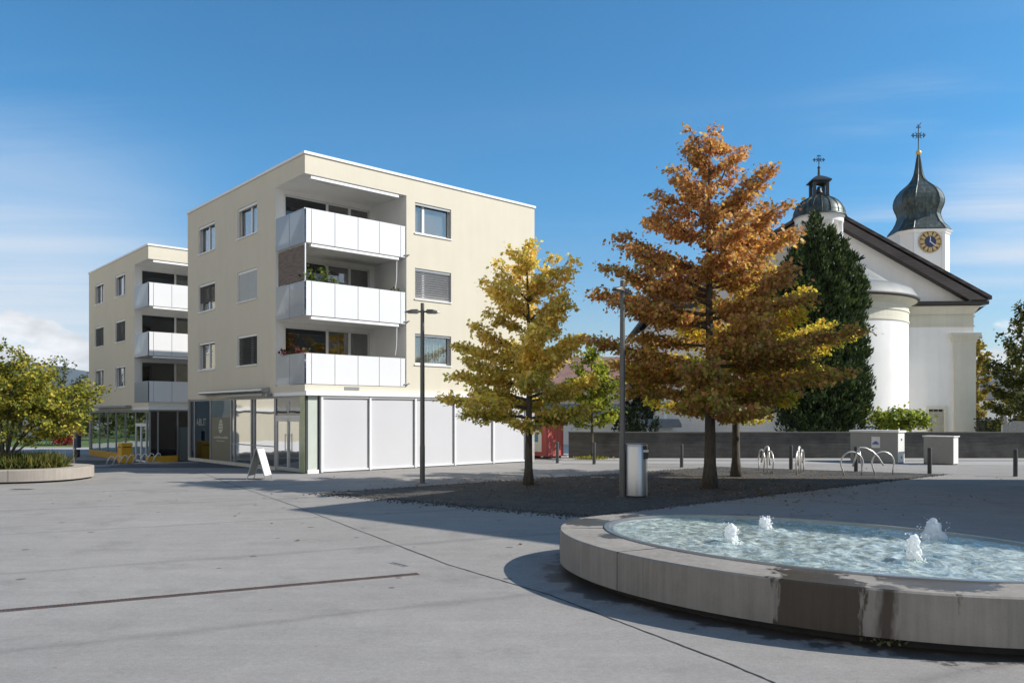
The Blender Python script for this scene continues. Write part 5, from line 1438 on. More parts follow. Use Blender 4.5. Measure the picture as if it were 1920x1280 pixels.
def branchy_tree(kind, loc, H, r0, clear, prof, nprim, seed, nleaf, lsize, palette, label, cat='tree', group=None, bark='bark', rise=(-0.02, 0.75), sec_n=9, droop=0.0, wander=0.05, shape=None, flat=0.05, lead=0.5, dens_pow=1.0):
    """prof: (height, reach to the left, reach to the right) of the outline; palette(height fraction, side, random) -> colour"""
    rs = np.random.RandomState(seed)
    root = empty(kind, loc)
    tag(root, label, cat, group)
    tk = MB()
    tp = []; tr = []
    ph = rs.uniform(0, 6.28, 4)
    K = 14
    for i in range(K + 1):
        t = i / K
        tp.append((wander * math.sin(t * 5 + ph[0]) * t, wander * math.sin(t * 4 + ph[1]) * t, H * 0.97 * t))
        tr.append(r0 * (1 + 0.5 * math.exp(-t * 30)) * (1 - t) ** 0.85 + 0.012)
    tk.tube(tp, tr, 10)
    def trunk_at(z):
        t = min(1, max(0, z / (H * 0.97))) * K; i = min(K - 1, int(t)); f_ = t - i
        return np.array(tp[i]) * (1 - f_) + np.array(tp[i + 1]) * f_
    hz = np.array([p[0] for p in prof]); rl = np.array([p[1] for p in prof]); rr_ = np.array([p[2] for p in prof])
    LP = []; LD = []; LH = []; LC = []
    az = rs.uniform(0, 6.28)
    segs = []
    for i in range(nprim):
        t = (i + 0.5) / nprim
        zt = clear + (H * 0.985 - clear) * (t ** 0.9) + rs.normal(0, 0.06)
        az += 2.39996 + rs.normal(0, 0.35)
        c_ = math.cos(az)
        reach = np.interp(zt, hz, rl) if c_ < 0 else np.interp(zt, hz, rr_)
        mean = 0.5 * (np.interp(zt, hz, rl) + np.interp(zt, hz, rr_))
        Lh = (abs(c_) * reach + (1 - abs(c_)) * mean) * rs.uniform(0.58, 1.16)
        up = rise[0] + (rise[1] - rise[0]) * t ** 1.6 + rs.normal(0, 0.05)
        z0 = max(clear * 0.85, zt - up * Lh)
        b0 = trunk_at(min(z0, H * 0.93))
        dirh = np.array([math.cos(az), math.sin(az), 0.0])
        M_ = max(4, int(Lh * 4))
        pts = []
        side = np.array([-dirh[1], dirh[0], 0]); bend = rs.normal(0, 0.10)
        for k in range(M_ + 1):
            s = k / M_
            z = b0[2] + (zt - b0[2]) * (s ** 1.1) - droop * s * s * Lh + 0.03 * math.sin(6 * s + ph[2])
            p = b0 + dirh * Lh * s + side * (bend * s * s * Lh + 0.04 * math.sin(7 * s + i)); p[2] = z
            pts.append(p)
        rb0 = min(tr[min(K, int(z0 / H * K))] * 0.55, 0.012 + 0.017 * Lh)
        tk.tube([tuple(p) for p in pts], [rb0 * (1 - k / M_) ** 0.8 + 0.006 for k in range(M_ + 1)], 6)
        clump = rs.uniform(0, 1)
        nsec = max(3, int(sec_n * Lh / 2.5) + 2)
        for k in range(nsec):
            s = 0.16 + 0.84 * (k + rs.uniform(0, 1)) / nsec
            s = min(1.0, s)
            q = s * M_; qi = min(M_ - 1, int(q)); p0 = pts[qi] + (pts[qi + 1] - pts[qi]) * (q - qi)
            sgn = 1 if k % 2 else -1
            ang = sgn * rs.uniform(0.3, 1.0) if s < 0.93 else rs.normal(0, 0.3)
            d2 = dirh * math.cos(ang) + side * math.sin(ang); d2 = d2 + np.array([0, 0, rs.normal(0.06, 0.16)])
            l2 = (0.22 + 0.30 * Lh * (1 - s * 0.75)) * rs.uniform(0.6, 1.15)
            p1 = p0 + d2 * l2
            segs.append((p0, p1, l2, zt / H, math.cos(az) * s, clump))
            if l2 > 0.35:
                tk.tube([tuple(p0), tuple((p0 + p1) / 2 + np.array([0, 0, 0.02])), tuple(p1)], [0.010, 0.007, 0.004], 4, False)
    # leader tip
    for k in range(int(10 * lead)):
        z = H * (0.86 + 0.14 * k / max(1, 10 * lead)); p0 = trunk_at(z); a = rs.uniform(0, 6.28); d2 = np.array([math.cos(a) * 0.6, math.sin(a) * 0.6, 0.7])
        l2 = 0.35; segs.append((p0, p0 + d2 * l2, l2, 1.0, 0, rs.uniform(0, 1)))
    tot = sum(s[2] for s in segs)
    for (p0, p1, l2, hf, sd, cl) in segs:
        n = max(2, int(round(nleaf * l2 / tot)))
        t = rs.uniform(0.0, 1.08, n)[:, None]
        base = p0[None, :] * (1 - t) + p1[None, :] * t
        base = base + rs.normal(0, 1, (n, 3)) * np.array([0.12, 0.12, flat * 1.5])[None, :] * (0.8 + 0.5 * l2)
        d = (p1 - p0)[None, :] / l2 * 0.7 + rs.normal(0, 0.75, (n, 3)) + np.array([0, 0, -0.25])[None, :]
        nr = rs.normal(0, 0.65, (n, 3)) + np.array([0, 0, 0.9])[None, :]
        LP.append(base); LD.append(d); LH.append(nr)
        LC.append(palette(rs, n, hf, sd, cl))
    P = np.concatenate(LP); D = np.concatenate(LD); NN = np.concatenate(LH); C_ = np.concatenate(LC)
    sz = lsize * rs.uniform(0.6, 1.25, len(P))
    tk.build('trunk', M[bark], root, True)
    foliage('crown', root, P, D, NN, sz, C_, LOBED if shape is None else shape, M['leaf'])
    return root

def pal(cols, hw=None):
    cols = np.array(cols)
    def f(rs, n, hf, sd, cl):
        w = hw(hf, sd, cl) if hw else np.ones(len(cols))
        w = np.maximum(1e-4, np.array(w, dtype=float)); w /= w.sum()
        idx = rs.choice(len(cols), n, p=w)
        return cols[idx] * rs.uniform(0.7, 1.25, (n, 1)) * (0.85 + 0.3 * cl)
    return f

# big orange oak
def w_orange(hf, sd, cl):
    top = min(1, max(0, (hf - 0.25) / 0.5))
    return [0.14 + 0.25 * cl, 0.30 + 0.25 * top, 0.26 + 0.35 * top * (1 - cl), 0.70 * (1 - top) * (0.4 + cl), 0.45 * (1 - top) * (1.3 - cl), 0.20]
orange = pal([(0.46, 0.21, 0.105), (0.57, 0.30, 0.125), (0.68, 0.45, 0.17), (0.54, 0.44, 0.10), (0.34, 0.36, 0.07), (0.38, 0.20, 0.09)], w_orange)
x, y = G(1331, 915)
prof = [(1.7, 1.6, 2.0), (2.3, 2.7, 3.0), (3.5, 2.9, 3.4), (4.6, 3.4, 3.5), (5.8, 3.5, 3.0), (6.5, 3.2, 2.6), (7.2, 3.1, 2.3), (7.9, 2.9, 2.0), (8.2, 2.4, 2.1), (9.3, 1.7, 2.3), (9.9, 1.0, 1.2), (10.5, 0.75, 0.9), (11.0, 0.5, 0.5)]
branchy_tree('oak_tree', (x, y, 0), 11.05, 0.17, 2.15, prof, 58, 11, 54000, 0.12, orange, 'tall orange and rust coloured oak in the middle of the gravel bed', 'tree', 'autumn trees in the gravel bed', rise=(0.06, 0.85), sec_n=9)
# yellow tree in front of the screens
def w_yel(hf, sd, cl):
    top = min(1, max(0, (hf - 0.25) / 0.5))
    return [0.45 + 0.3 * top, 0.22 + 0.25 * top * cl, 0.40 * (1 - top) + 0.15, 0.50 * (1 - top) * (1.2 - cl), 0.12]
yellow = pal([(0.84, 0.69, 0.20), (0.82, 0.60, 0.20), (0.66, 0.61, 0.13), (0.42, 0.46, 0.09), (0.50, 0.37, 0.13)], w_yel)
x, y = G(991, 908)
prof = [(1.7, 0.9, 1.0), (2.1, 1.7, 1.5), (2.6, 2.4, 2.2), (3.4, 2.2, 2.5), (4.2, 2.3, 2.5), (5.0, 2.3, 2.2), (5.6, 1.6, 1.7), (6.2, 1.2, 1.5), (6.8, 1.1, 1.4), (7.3, 0.8, 1.3), (7.8, 0.5, 0.6)]
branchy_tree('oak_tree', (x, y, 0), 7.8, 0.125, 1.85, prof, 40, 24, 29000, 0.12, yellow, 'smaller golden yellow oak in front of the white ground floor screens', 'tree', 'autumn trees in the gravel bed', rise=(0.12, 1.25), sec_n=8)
# third oak, yellow-green, behind the big one
def w_yg(hf, sd, cl):
    return [0.5 + 0.5 * max(0, sd), 0.22, 0.9 * (1 - hf), 0.2, 0.25 * hf]
ygreen = pal([(0.78, 0.62, 0.10), (0.68, 0.42, 0.09), (0.60, 0.60, 0.08), (0.38, 0.35, 0.055), (0.54, 0.27, 0.07)], w_yg)
x, y = G(1380, 893)
prof = [(1.9, 2.0, 2.2), (2.5, 2.8, 3.3), (3.6, 3.0, 3.5), (5.0, 2.9, 3.9), (6.0, 2.4, 3.8), (6.8, 1.8, 2.6), (7.6, 1.2, 1.6), (8.4, 0.6, 0.7)]
branchy_tree('oak_tree', (x, y, 0), 8.5, 0.14, 2.2, prof, 34, 35, 20000, 0.13, ygreen, 'yellow and orange oak half hidden behind the tall orange oak', 'tree', 'autumn trees in the gravel bed', rise=(0.06, 0.8), sec_n=8)
# small green tree by the wall
green = pal([(0.22, 0.28, 0.045), (0.38, 0.42, 0.06), (0.58, 0.54, 0.08), (0.12, 0.16, 0.03)])
x, y = X_at(1110, 40.2), 40.2
branchy_tree('lime_tree', (x, y, 0), 5.6, 0.07, 1.9, [(1.7, 0.8, 0.9), (2.6, 1.3, 1.5), (3.8, 1.4, 1.5), (4.8, 1.0, 1.0), (5.6, 0.4, 0.4)], 28, 41, 7500, 0.15, green, 'small green tree with a thin stem against the concrete wall', rise=(0.3, 1.1), shape=OVAL, sec_n=7)
w = MB()
# right edge tree behind the wall
dkgreen = pal([(0.055, 0.075, 0.018), (0.10, 0.12, 0.03), (0.21, 0.19, 0.04), (0.035, 0.05, 0.015)])
branchy_tree('lime_tree', (X_at(1921, 45.5), 45.5, 0), 8.6, 0.13, 1.6, [(1.4, 1.2, 1.4), (2.2, 1.9, 2.0), (3.4, 2.3, 2.3), (5.0, 2.1, 2.2), (6.4, 1.4, 1.5), (7.6, 0.7, 0.8), (8.6, 0.3, 0.3)], 34, 52, 9000, 0.19, dkgreen, 'dark green tree at the right edge, rising behind the concrete wall', rise=(0.4, 1.2), shape=OVAL, sec_n=7, flat=0.09)
goldy = pal([(0.42, 0.30, 0.05), (0.28, 0.22, 0.04), (0.16, 0.14, 0.03)])
branchy_tree('lime_tree', (X_at(1833, 88), 88, 0), 11.0, 0.16, 1.8, [(1.6, 0.9, 0.9), (4, 1.3, 1.3), (8, 1.4, 1.3), (11, 0.5, 0.5)], 26, 61, 4200, 0.34, goldy, 'slim yellow tree peeping out behind the right corner of the church', rise=(0.6, 1.2), shape=OVAL)
# pollarded plane with a flat crown in front of the apse
plane = pal([(0.20, 0.28, 0.045), (0.32, 0.38, 0.065), (0.40, 0.42, 0.08), (0.09, 0.13, 0.03)])
branchy_tree('plane_tree', (X_at(1689, 44.0), 44.0, 0), 2.42, 0.10, 1.55, [(1.5, 1.2, 1.05), (2.0, 1.4, 1.2), (2.5, 1.2, 1.0)], 24, 71, 3400, 0.19, plane, 'low flat topped plane tree in fresh green before the church apse', rise=(-0.05, 0.35), shape=LOBED, flat=0.10, sec_n=8, wander=0.02)

# dark conifer in front of the apse
def conifer(kind, loc, plumes, n, seed, cols, label, trunk_h, bl=(0.20, 0.42)):
    rs = np.random.RandomState(seed)
    root = empty(kind, loc); tag(root, label, 'tree')
    tk = MB(); tk.tube([(0, 0, -0.05), (0.05, 0, trunk_h * 0.5), (0, 0.05, trunk_h)], [0.28, 0.2, 0.05], 10)
    for (px, py, z0, z1, rad) in plumes[::2]:
        tk.tube([(0, 0, max(0.4, z0 * 0.8)), (px * 0.6, py * 0.6, z0 + (z1 - z0) * 0.25), (px, py, z0 + (z1 - z0) * 0.8)], [0.09, 0.06, 0.02], 6)
    tk.build('trunk', M['bark'], root, True)
    area = np.array([(z1 - z0) * rad for (_, _, z0, z1, rad) in plumes]); area = area / area.sum()
    PP = []; DD = []; NN = []; CC = []
    cols = np.array(cols)
    for (px, py, z0, z1, rad), a in zip(plumes, area):
        m = int(n * a)
        # tufts over the plume surface, each a spray of short blades
        tufts = max(20, m // 16)
        u = rs.uniform(0, 1, tufts) ** 0.9; th = rs.uniform(0, 2 * np.pi, tufts)
        prf = np.sin(np.pi * np.clip(u * 0.84 + 0.16, 0, 1)) ** 0.55
        rr2 = rad * prf * (0.80 + 0.28 * rs.rand(tufts))
        lump = 1 + 0.16 * np.sin(th * 3 + u * 9 + px * 5) + 0.10 * np.sin(th * 5 - u * 21)
        cx = px * (0.35 + 0.65 * u) + rr2 * lump * np.cos(th); cy_ = py * (0.35 + 0.65 * u) + rr2 * lump * np.sin(th); cz = z0 + (z1 - z0) * u
        out = np.stack([np.cos(th), np.sin(th), np.full(tufts, 0.9) + u * 0.6], 1)
        tone = rs.rand(tufts)
        k = 16
        P = np.repeat(np.stack([cx, cy_, cz], 1), k, 0) + rs.normal(0, 0.10, (tufts * k, 3)) * np.array([1, 1, 1.3])
        D = np.repeat(out, k, 0) + rs.normal(0, 0.45, (tufts * k, 3))
        Nr = rs.normal(0, 0.6, (tufts * k, 3)) + np.repeat(out * np.array([1, 1, 0.1]), k, 0)
        ci = rs.choice(len(cols), tufts * k)
        C_ = cols[ci] * (0.55 + 0.8 * np.repeat(tone, k))[:, None] * rs.uniform(0.75, 1.2, (tufts * k, 1))
        PP.append(P); DD.append(D); NN.append(Nr); CC.append(C_)
    P = np.concatenate(PP); foliage('crown', root, P, np.concatenate(DD), np.concatenate(NN), rs.uniform(bl[0], bl[1], len(P)), np.concatenate(CC), BLADE, M['leaf_dark'], 0.15)
    return root
YS = 46.5 / F
yx = X_at(1540, 46.5)
def plm(px, ptop, pbot, rpx, dy=0.0):
    return ((px - 1540) * YS, dy, max(0.9, Z_at(pbot, 46.5)), Z_at(ptop, 46.5), rpx * YS)
plumes = [plm(1527, 405, 640, 27), plm(1550, 432, 700, 38, -0.4), plm(1509, 456, 700, 42, 0.3), plm(1572, 458, 730, 42, -0.3), plm(1492, 470, 760, 48, -0.2), plm(1596, 478, 740, 38), plm(1470, 520, 790, 48, 0.4), plm(1611, 520, 780, 28, -0.2), plm(1580, 560, 800, 44, -0.6), plm(1612, 640, 808, 27, -0.5), plm(1545, 600, 808, 60, -0.8), plm(1500, 620, 808, 62, -0.5), plm(1455, 660, 808, 46), plm(1590, 690, 808, 45, -0.9), plm(1440, 740, 808, 34, -0.3), plm(1560, 720, 810, 60, -1.0), plm(1605, 730, 805, 34, -0.9), plm(1540, 500, 760, 58, 0.5), plm(1530, 430, 600, 34, 0.3)]
conifer('yew_tree', (yx, 46.5, 0), plumes, 78000, 81, [(0.036, 0.065, 0.022), (0.062, 0.10, 0.03), (0.02, 0.038, 0.017), (0.10, 0.14, 0.04)], 'big dark green conifer standing in front of the church apse', 11.0, (0.13, 0.30))
dark = [(0.014, 0.022, 0.012), (0.02, 0.035, 0.016), (0.03, 0.045, 0.018)]
conifer('cypress_tree', (X_at(1232, 58.0), 58.0, 0), [(0, 0, 0.5, 6.6, 1.6), (-1.3, 0, 0.5, 5.6, 1.2), (1.4, 0.2, 0.5, 5.2, 1.3), (2.4, 0, 0.5, 4.0, 1.2), (-0.6, 0.4, 3, 7.4, 0.8)], 6500, 82, dark, 'dark evergreen clump behind the low wall left of the orange oak', 5.5, (0.25, 0.5))
conifer('clipped_yew', (X_at(1176, 44.0), 44.0, 0), [(0, 0, 0.1, 2.5, 0.75)], 1500, 83, dark, 'dark cone shaped shrub just right of the tall lamp post, behind the wall', 1.6, (0.12, 0.25))
conifer('clipped_yew', (X_at(1207, 44.6), 44.6, 0), [(0, 0, 0.1, 2.65, 0.85)], 1800, 84, dark, 'dark cone shaped shrub standing alone behind the wall, right of its twin', 1.6, (0.12, 0.25))

# planter with a spreading shrub on the left
px_, py_ = -18.25, 27.6
po = empty('round_planter', (px_, py_, 0)); tag(po, 'low round concrete planter filled with grass at the left edge', 'planter')
def sell(a, b, n=120, e=2.4):
    out = []
    for i in range(n):
        t = 2 * math.pi * i / n; c, s = math.cos(t), math.sin(t)
        out.append((a * math.copysign(abs(c) ** (2 / e), c), b * math.copysign(abs(s) ** (2 / e), s)))
    return out
o1, o2, i1, bs = sell(3.42, 2.15), sell(3.40, 2.13), sell(2.80, 1.55), sell(3.25, 1.98)
M['planter'] = mat_concrete('planter_concrete', (0.35, 0.31, 0.27), False, 0.22, 0.85, 11.0)[0]
w = MB(); w.loft([z(bs, 0.06), z(o1, 0.065), z(o1, 0.425), z(o2, 0.44), z(i1, 0.44), z(i1, 0.2)], False); w.build('rim_wall', M['planter'], po, 'auto')
w = MB(); w.loft([z(bs, -0.02), z(bs, 0.06)], False); w.build('recessed_base', M['black'], po)  # black colour draws the shadow gap under the rim
w = MB(); w.add(z(i1, 0.34), [tuple(range(len(i1)))]); w.build('soil', mat_basic('dark_soil', (0.05, 0.045, 0.03), 0.95, 0, 0.3, 5.0), po)
for i in (100, 88, 75):
    w = MB(); a = o1[i]; w.box(a[0] - 0.006, a[0] + 0.006, a[1] - 0.003, a[1] + 0.03, 0.07, 0.442)
    w.build('segment_joint', M['dark_metal'], po)
rs = np.random.RandomState(9); n = 5200
t = rs.uniform(0, 2 * np.pi, n); q = np.sqrt(rs.rand(n)) * 0.97
P = np.stack([px_ + 2.72 * q * np.cos(t), py_ + 1.5 * q * np.sin(t), np.full(n, 0.33)], 1)
D = np.stack([rs.normal(0, 0.45, n), rs.normal(0, 0.45, n), np.ones(n)], 1)
gc = np.array([(0.11, 0.15, 0.035), (0.20, 0.20, 0.05), (0.34, 0.28, 0.10), (0.07, 0.10, 0.025)])
g = foliage('planter_grass', None, P, D, rs.normal(0, 1, (n, 3)), rs.uniform(0.30, 0.75, n), gc[rs.choice(4, n, p=[.4, .3, .15, .15])] * rs.uniform(0.7, 1.2, (n, 1)), np.array([(-0.022, 0), (0.022, 0), (0.02, 0.5), (0.0, 1.0), (-0.02, 0.5)]), M['leaf'], 0.35)
g['kind'] = 'stuff'

def shrub(loc, stems, seed, n, lsize, cols, label, kind='witch_hazel_shrub'):
    rs = np.random.RandomState(seed); root = empty(kind, loc); tag(root, label, 'shrub')
    tk = MB(); segs = []
    for (dx, dy, h, r) in stems:
        pts = []
        for k in range(9):
            s = k / 8
            pts.append(np.array([dx * s ** 1.25 + 0.06 * math.sin(5 * s + dx), dy * s ** 1.25, 0.3 + (h - 0.3) * s ** 0.85]))
        tk.tube([tuple(p) for p in pts], [r * (1 - 0.85 * k / 8) for k in range(9)], 7)
        for k in range(26):
            s = rs.uniform(0.52, 1.0); qi = min(7, int(s * 8)); p0 = pts[qi] + (pts[qi + 1] - pts[qi]) * (s * 8 - qi)
            a = rs.uniform(0, 6.28); d2 = np.array([math.cos(a), math.sin(a), rs.normal(0.15, 0.35)]) + 0.35 * np.array([dx, dy, 0]) / (abs(dx) + abs(dy) + .2)
            l2 = rs.uniform(0.45, 1.15); p1 = p0 + d2 * l2
            tk.tube([tuple(p0), tuple(p1)], [0.012, 0.004], 4, False)
            segs.append((p0, p1, l2))
            for _ in range(2):
                t_ = rs.uniform(0.4, 1); p2 = p0 + (p1 - p0) * t_; d3 = rs.normal(0, 1, 3); d3[2] = abs(d3[2]) * 0.4; d3 /= np.linalg.norm(d3); segs.append((p2, p2 + d3 * 0.4, 0.4))
    tk.build('stem', M['bark'], root, True)
    tot = sum(s[2] for s in segs); PP = []; DD = []; CC = []
    cols = np.array(cols)
    for (p0, p1, l2) in segs:
        m = max(2, int(n * l2 / tot)); t = rs.uniform(0.1, 1.05, m)[:, None]
        PP.append(p0 * (1 - t) + p1 * t + rs.normal(0, 0.07, (m, 3))); DD.append((p1 - p0)[None, :] / l2 * 0.6 + rs.normal(0, 0.7, (m, 3)) + np.array([0, 0, -0.2]))
        cl = rs.rand(); w_ = np.array([0.3, 0.3, 0.15 + 0.4 * cl, 0.25 * (1 - cl) + 0.05]); w_ /= w_.sum()
        CC.append(cols[rs.choice(len(cols), m, p=w_)] * rs.uniform(0.7, 1.25, (m, 1)))
    P = np.concatenate(PP); m = len(P)
    foliage('leaves', root, P, np.concatenate(DD), rs.normal(0, 0.6, (m, 3)) + np.array([0, 0, 0.9]), lsize * rs.uniform(0.6, 1.2, m), np.concatenate(CC), OVAL, M['leaf'])
    return root
shrub((-17.75, 27.7, 0.05), [(2.4, 0.2, 2.9, 0.05), (1.5, -0.6, 3.6, 0.06), (0.6, 0.5, 4.1, 0.06), (-0.4, -0.3, 4.3, 0.06), (-1.4, 0.3, 4.0, 0.06), (1.9, 0.9, 3.2, 0.045), (2.9, -0.3, 2.2, 0.04), (-2.2, -0.2, 3.4, 0.05), (0.9, -0.9, 3.0, 0.045), (0.2, 1.0, 3.2, 0.045)], 14, 18500, 0.125, [(0.17, 0.21, 0.04), (0.32, 0.33, 0.06), (0.56, 0.46, 0.07), (0.10, 0.13, 0.03)], 'wide multi stemmed shrub turning yellow, growing in the round planter')

# weeds at the foot of the fountain
rs = np.random.RandomState(4)
x, y = G(1700, 1222); r = empty('weed_plant', (x, y + 0.22, 0)); tag(r, 'small pale weed growing under the edge of the fountain', 'plant')
n = 70
P = np.stack([rs.normal(0, 0.14, n), rs.normal(0, 0.04, n), rs.uniform(0.0, 0.10, n)], 1)
foliage('leaves', r, P, rs.normal(0, 1, (n, 3)) + np.array([0, -0.4, 0.6]), rs.normal(0, 1, (n, 3)), rs.uniform(0.03, 0.06, n), np.array([(0.35, 0.36, 0.2)] * n) * rs.uniform(0.5, 1.2, (n, 1)), OVAL, M['leaf'])
# moss/weed at the stem of the small tree
x, y = X_at(1108, 39.9), 39.9; r = empty('weed_plant', (x, y, 0)); tag(r, 'yellow green weeds round the thin stem of the small tree', 'plant'); n = 260
P = np.stack([rs.normal(0, 0.5, n), rs.normal(0, 0.2, n), rs.uniform(0.0, 0.12, n)], 1)
foliage('leaves', r, P, rs.normal(0, 1, (n, 3)) + np.array([0, -0.2, 0.9]), rs.normal(0, 1, (n, 3)), rs.uniform(0.07, 0.14, n), np.array([(0.30, 0.30, 0.04)] * n) * rs.uniform(0.5, 1.2, (n, 1)), OVAL, M['leaf'])

# fallen leaves under the oaks and here and there on the square
rs = np.random.RandomState(6); n = 1500
c0 = np.array([G(1331, 915), G(991, 908), G(1380, 893)]); ci = rs.choice(3, n, p=[.5, .3, .2])
P = np.concatenate([c0[ci] + rs.normal(0, 1, (n, 2)) * np.where(rs.rand(n, 1) < 0.75, 2.2, 5.0), np.full((n, 1), 0.012)], 1)
P = P[(P[:, 1] > 13.5) & (P[:, 1] < 33)]; n = len(P)
fl = foliage('fallen_leaves', None, P, rs.normal(0, 1, (n, 3)) * np.array([1, 1, 0.12]), rs.normal(0, 0.25, (n, 3)) + np.array([0, 0, 1]), rs.uniform(0.05, 0.10, n), np.array([(0.30, 0.17, 0.06), (0.36, 0.25, 0.08), (0.16, 0.09, 0.04)])[rs.choice(3, n)], LOBED, M['leaf'])
fl['kind'] = 'stuff'

# balcony plants (stand on the balconies of the near block)
bm = Matrix.Translation((-7.86, 30.1, 0)) @ Matrix.Rotation(RZ, 4, 'Z')
def bal_plant(a, bq, zf, n, sx, h, cols, label, kind, trough):
    p = bm @ Vector((a, bq, zf)); r = empty(kind, p, RZ); tag(r, label, 'plant'); rs = np.random.RandomState(int(a * 100) + n)
    k = MB(); k.box(-trough / 2, trough / 2, -0.13, 0.13, 0.0, 0.28) if trough > 0 else k.box(-0.13, 0.13, trough / 2, -trough / 2, 0, 0.28); k.build('trough', M['blind_grey'], r)
    ns = max(5, n // 22); sp = rs.uniform(-0.5, 0.5, ns) * sx; PP = []; DD = []
    for s in sp:
        hh = h * rs.uniform(0.55, 1.1); lean = rs.normal(0, 0.18, 2)
        t = rs.uniform(0.1, 1, 22)[:, None]
        b0 = np.array([s if trough > 0 else 0, 0 if trough > 0 else s, 0.28]); tip = np.array([lean[0], lean[1], hh])
        PP.append(b0 + tip * t + rs.normal(0, 0.05, (22, 3))); DD.append(np.tile(tip, (22, 1)) * 0.4 + rs.normal(0, 0.5, (22, 3)))
    P = np.concatenate(PP); m = len(P); cols = np.array(cols)
    foliage('leaves', r, P, np.concatenate(DD), rs.normal(0, 1, (m, 3)) + np.array([0, 0, 0.6]), rs.uniform(0.08, 0.16, m), cols[rs.choice(len(cols), m)] * rs.uniform(0.7, 1.2, (m, 1)), OVAL, M['leaf'])
gcol = [(0.10, 0.15, 0.03), (0.20, 0.24, 0.05), (0.07, 0.10, 0.025)]
bal_plant(0.72, 0.30, 6.75, 400, 1.3, 0.85, gcol, 'leafy green balcony plants on the middle balcony of the near block', 'potted_plant', 1.3)
bal_plant(4.1, 0.4, 6.7, 120, 0.5, 0.6, gcol, 'little green potted plant at the right end of the middle balcony', 'potted_plant', 0.5)
bal_plant(0.28, 1.3, 4.1, 300, 1.9, 0.45, [(0.30, 0.05, 0.06), (0.12, 0.08, 0.04), (0.10, 0.14, 0.03), (0.42, 0.12, 0.12)], 'red flowering plants along the lowest balcony of the near block', 'potted_plant', -1.9)
p = bm @ Vector((2.6, 1.9, 6.27)); r = empty('balcony_cupboard', p, RZ); tag(r, 'grey low cupboard standing on the middle balcony behind the plants', 'cupboard')
k = MB(); k.box(-0.9, 1.1, -0.2, 0.25, 0, 1.35); k.build('body', mat_basic('cupboard_grey', (0.28, 0.28, 0.28), 0.6, 0, 0.08), r, False, 0.01)
k = MB(); k.box(-0.93, 1.13, -0.23, 0.28, 1.352, 1.39); k.box(-0.01, 0.01, -0.215, -0.201, 0.05, 1.3); k.build('lid', M['dark_metal'], r)

# ------------------------------------------------------------------ background
def house(kind, loc, rz, wx, wy, eave, ridge, wallm, roofm, label, wins=True):
    r = empty(kind, loc, rz); tag(r, label, 'house')
    k = MB(); hx, hy = wx / 2, wy / 2
    k.box(-hx, hx, -hy, hy, -0.6, eave); k.add([(-hx, -hy, eave), (-hx, hy, eave), (-hx, 0, ridge - 0.15)], [(0, 1, 2)]); k.add([(hx, -hy, eave), (hx, hy, eave), (hx, 0, ridge - 0.15)], [(0, 1, 2)]); k.build('wall', wallm, r)
    k = MB(); o = 0.5
    for s in (-1, 1):
        a = [(-hx - o, s * (hy + o), eave - 0.1), (hx + o, s * (hy + o), eave - 0.1), (hx + o, 0, ridge), (-hx - o, 0, ridge)]
        k.loft([[p for p in a], [(p[0], p[1], p[2] + 0.18) for p in a]])
    ro = k.build('roof', roofm, r)
    k = MB(); k.box(-0.3 + wx * 0.2, 0.3 + wx * 0.2, 0.8, 1.4, ridge - 1.2, ridge + 0.7); k.build('chimney', wallm, ro)
    if wins:
        nf = max(1, int((eave - 0.8) / 2.7)); nw = max(2, int(wx / 3.2))
        for f_ in range(nf):
            for i in range(nw):
                cx = -hx + wx * (i + 0.5) / nw; z0 = 0.9 + 2.7 * f_
                k = MB(); k.box(cx - 0.5, cx + 0.5, -hy - 0.04, -hy + 0.0, z0, z0 + 1.35); wo = k.build('window', M['white_frame'], r)
                k = MB(); k.box(cx - 0.42, cx + 0.42, -hy - 0.05, -hy - 0.041, z0 + 0.08, z0 + 1.27); k.build('pane', M['black'], wo)
    return r
M['facade_cream'] = mat_plaster('cream_facade', (0.60, 0.54, 0.44), 0.06)
house('town_house', (X_at(1180, 84), 84, 0), R(-4), 17.0, 11.0, 5.2, 8.2, M['facade_cream'], M['roof_red'], 'cream house with a red brown tiled roof seen between the two oaks')
house('garden_shed', (X_at(1085, 62), 62, 0), R(3), 9.0, 5.0, 2.1, 2.9, M['plaster_white'], M['lead'], 'low white outbuilding behind the wall beside the red container', False)
house('garden_shed', (X_at(1228, 50.5), 50.5, 0), R(-2), 2.0, 1.2, 1.55, 1.8, M['plaster_white'], M['lead'], 'tiny white shed behind the wall next to the cone shaped shrubs', False)
house('town_house', (X_at(60, 100), 100, -0.47), R(-6), 22, 9, 3.0, 4.0, M['plaster_white'], M['lead'], 'long low white building half hidden by the left shrub')
house('town_house', (X_at(1866, 105), 105, 0), R(-30), 9, 8, 4.2, 6.6, M['plaster_white'], M['roofdark'], 'pale house in the gap right of the church')
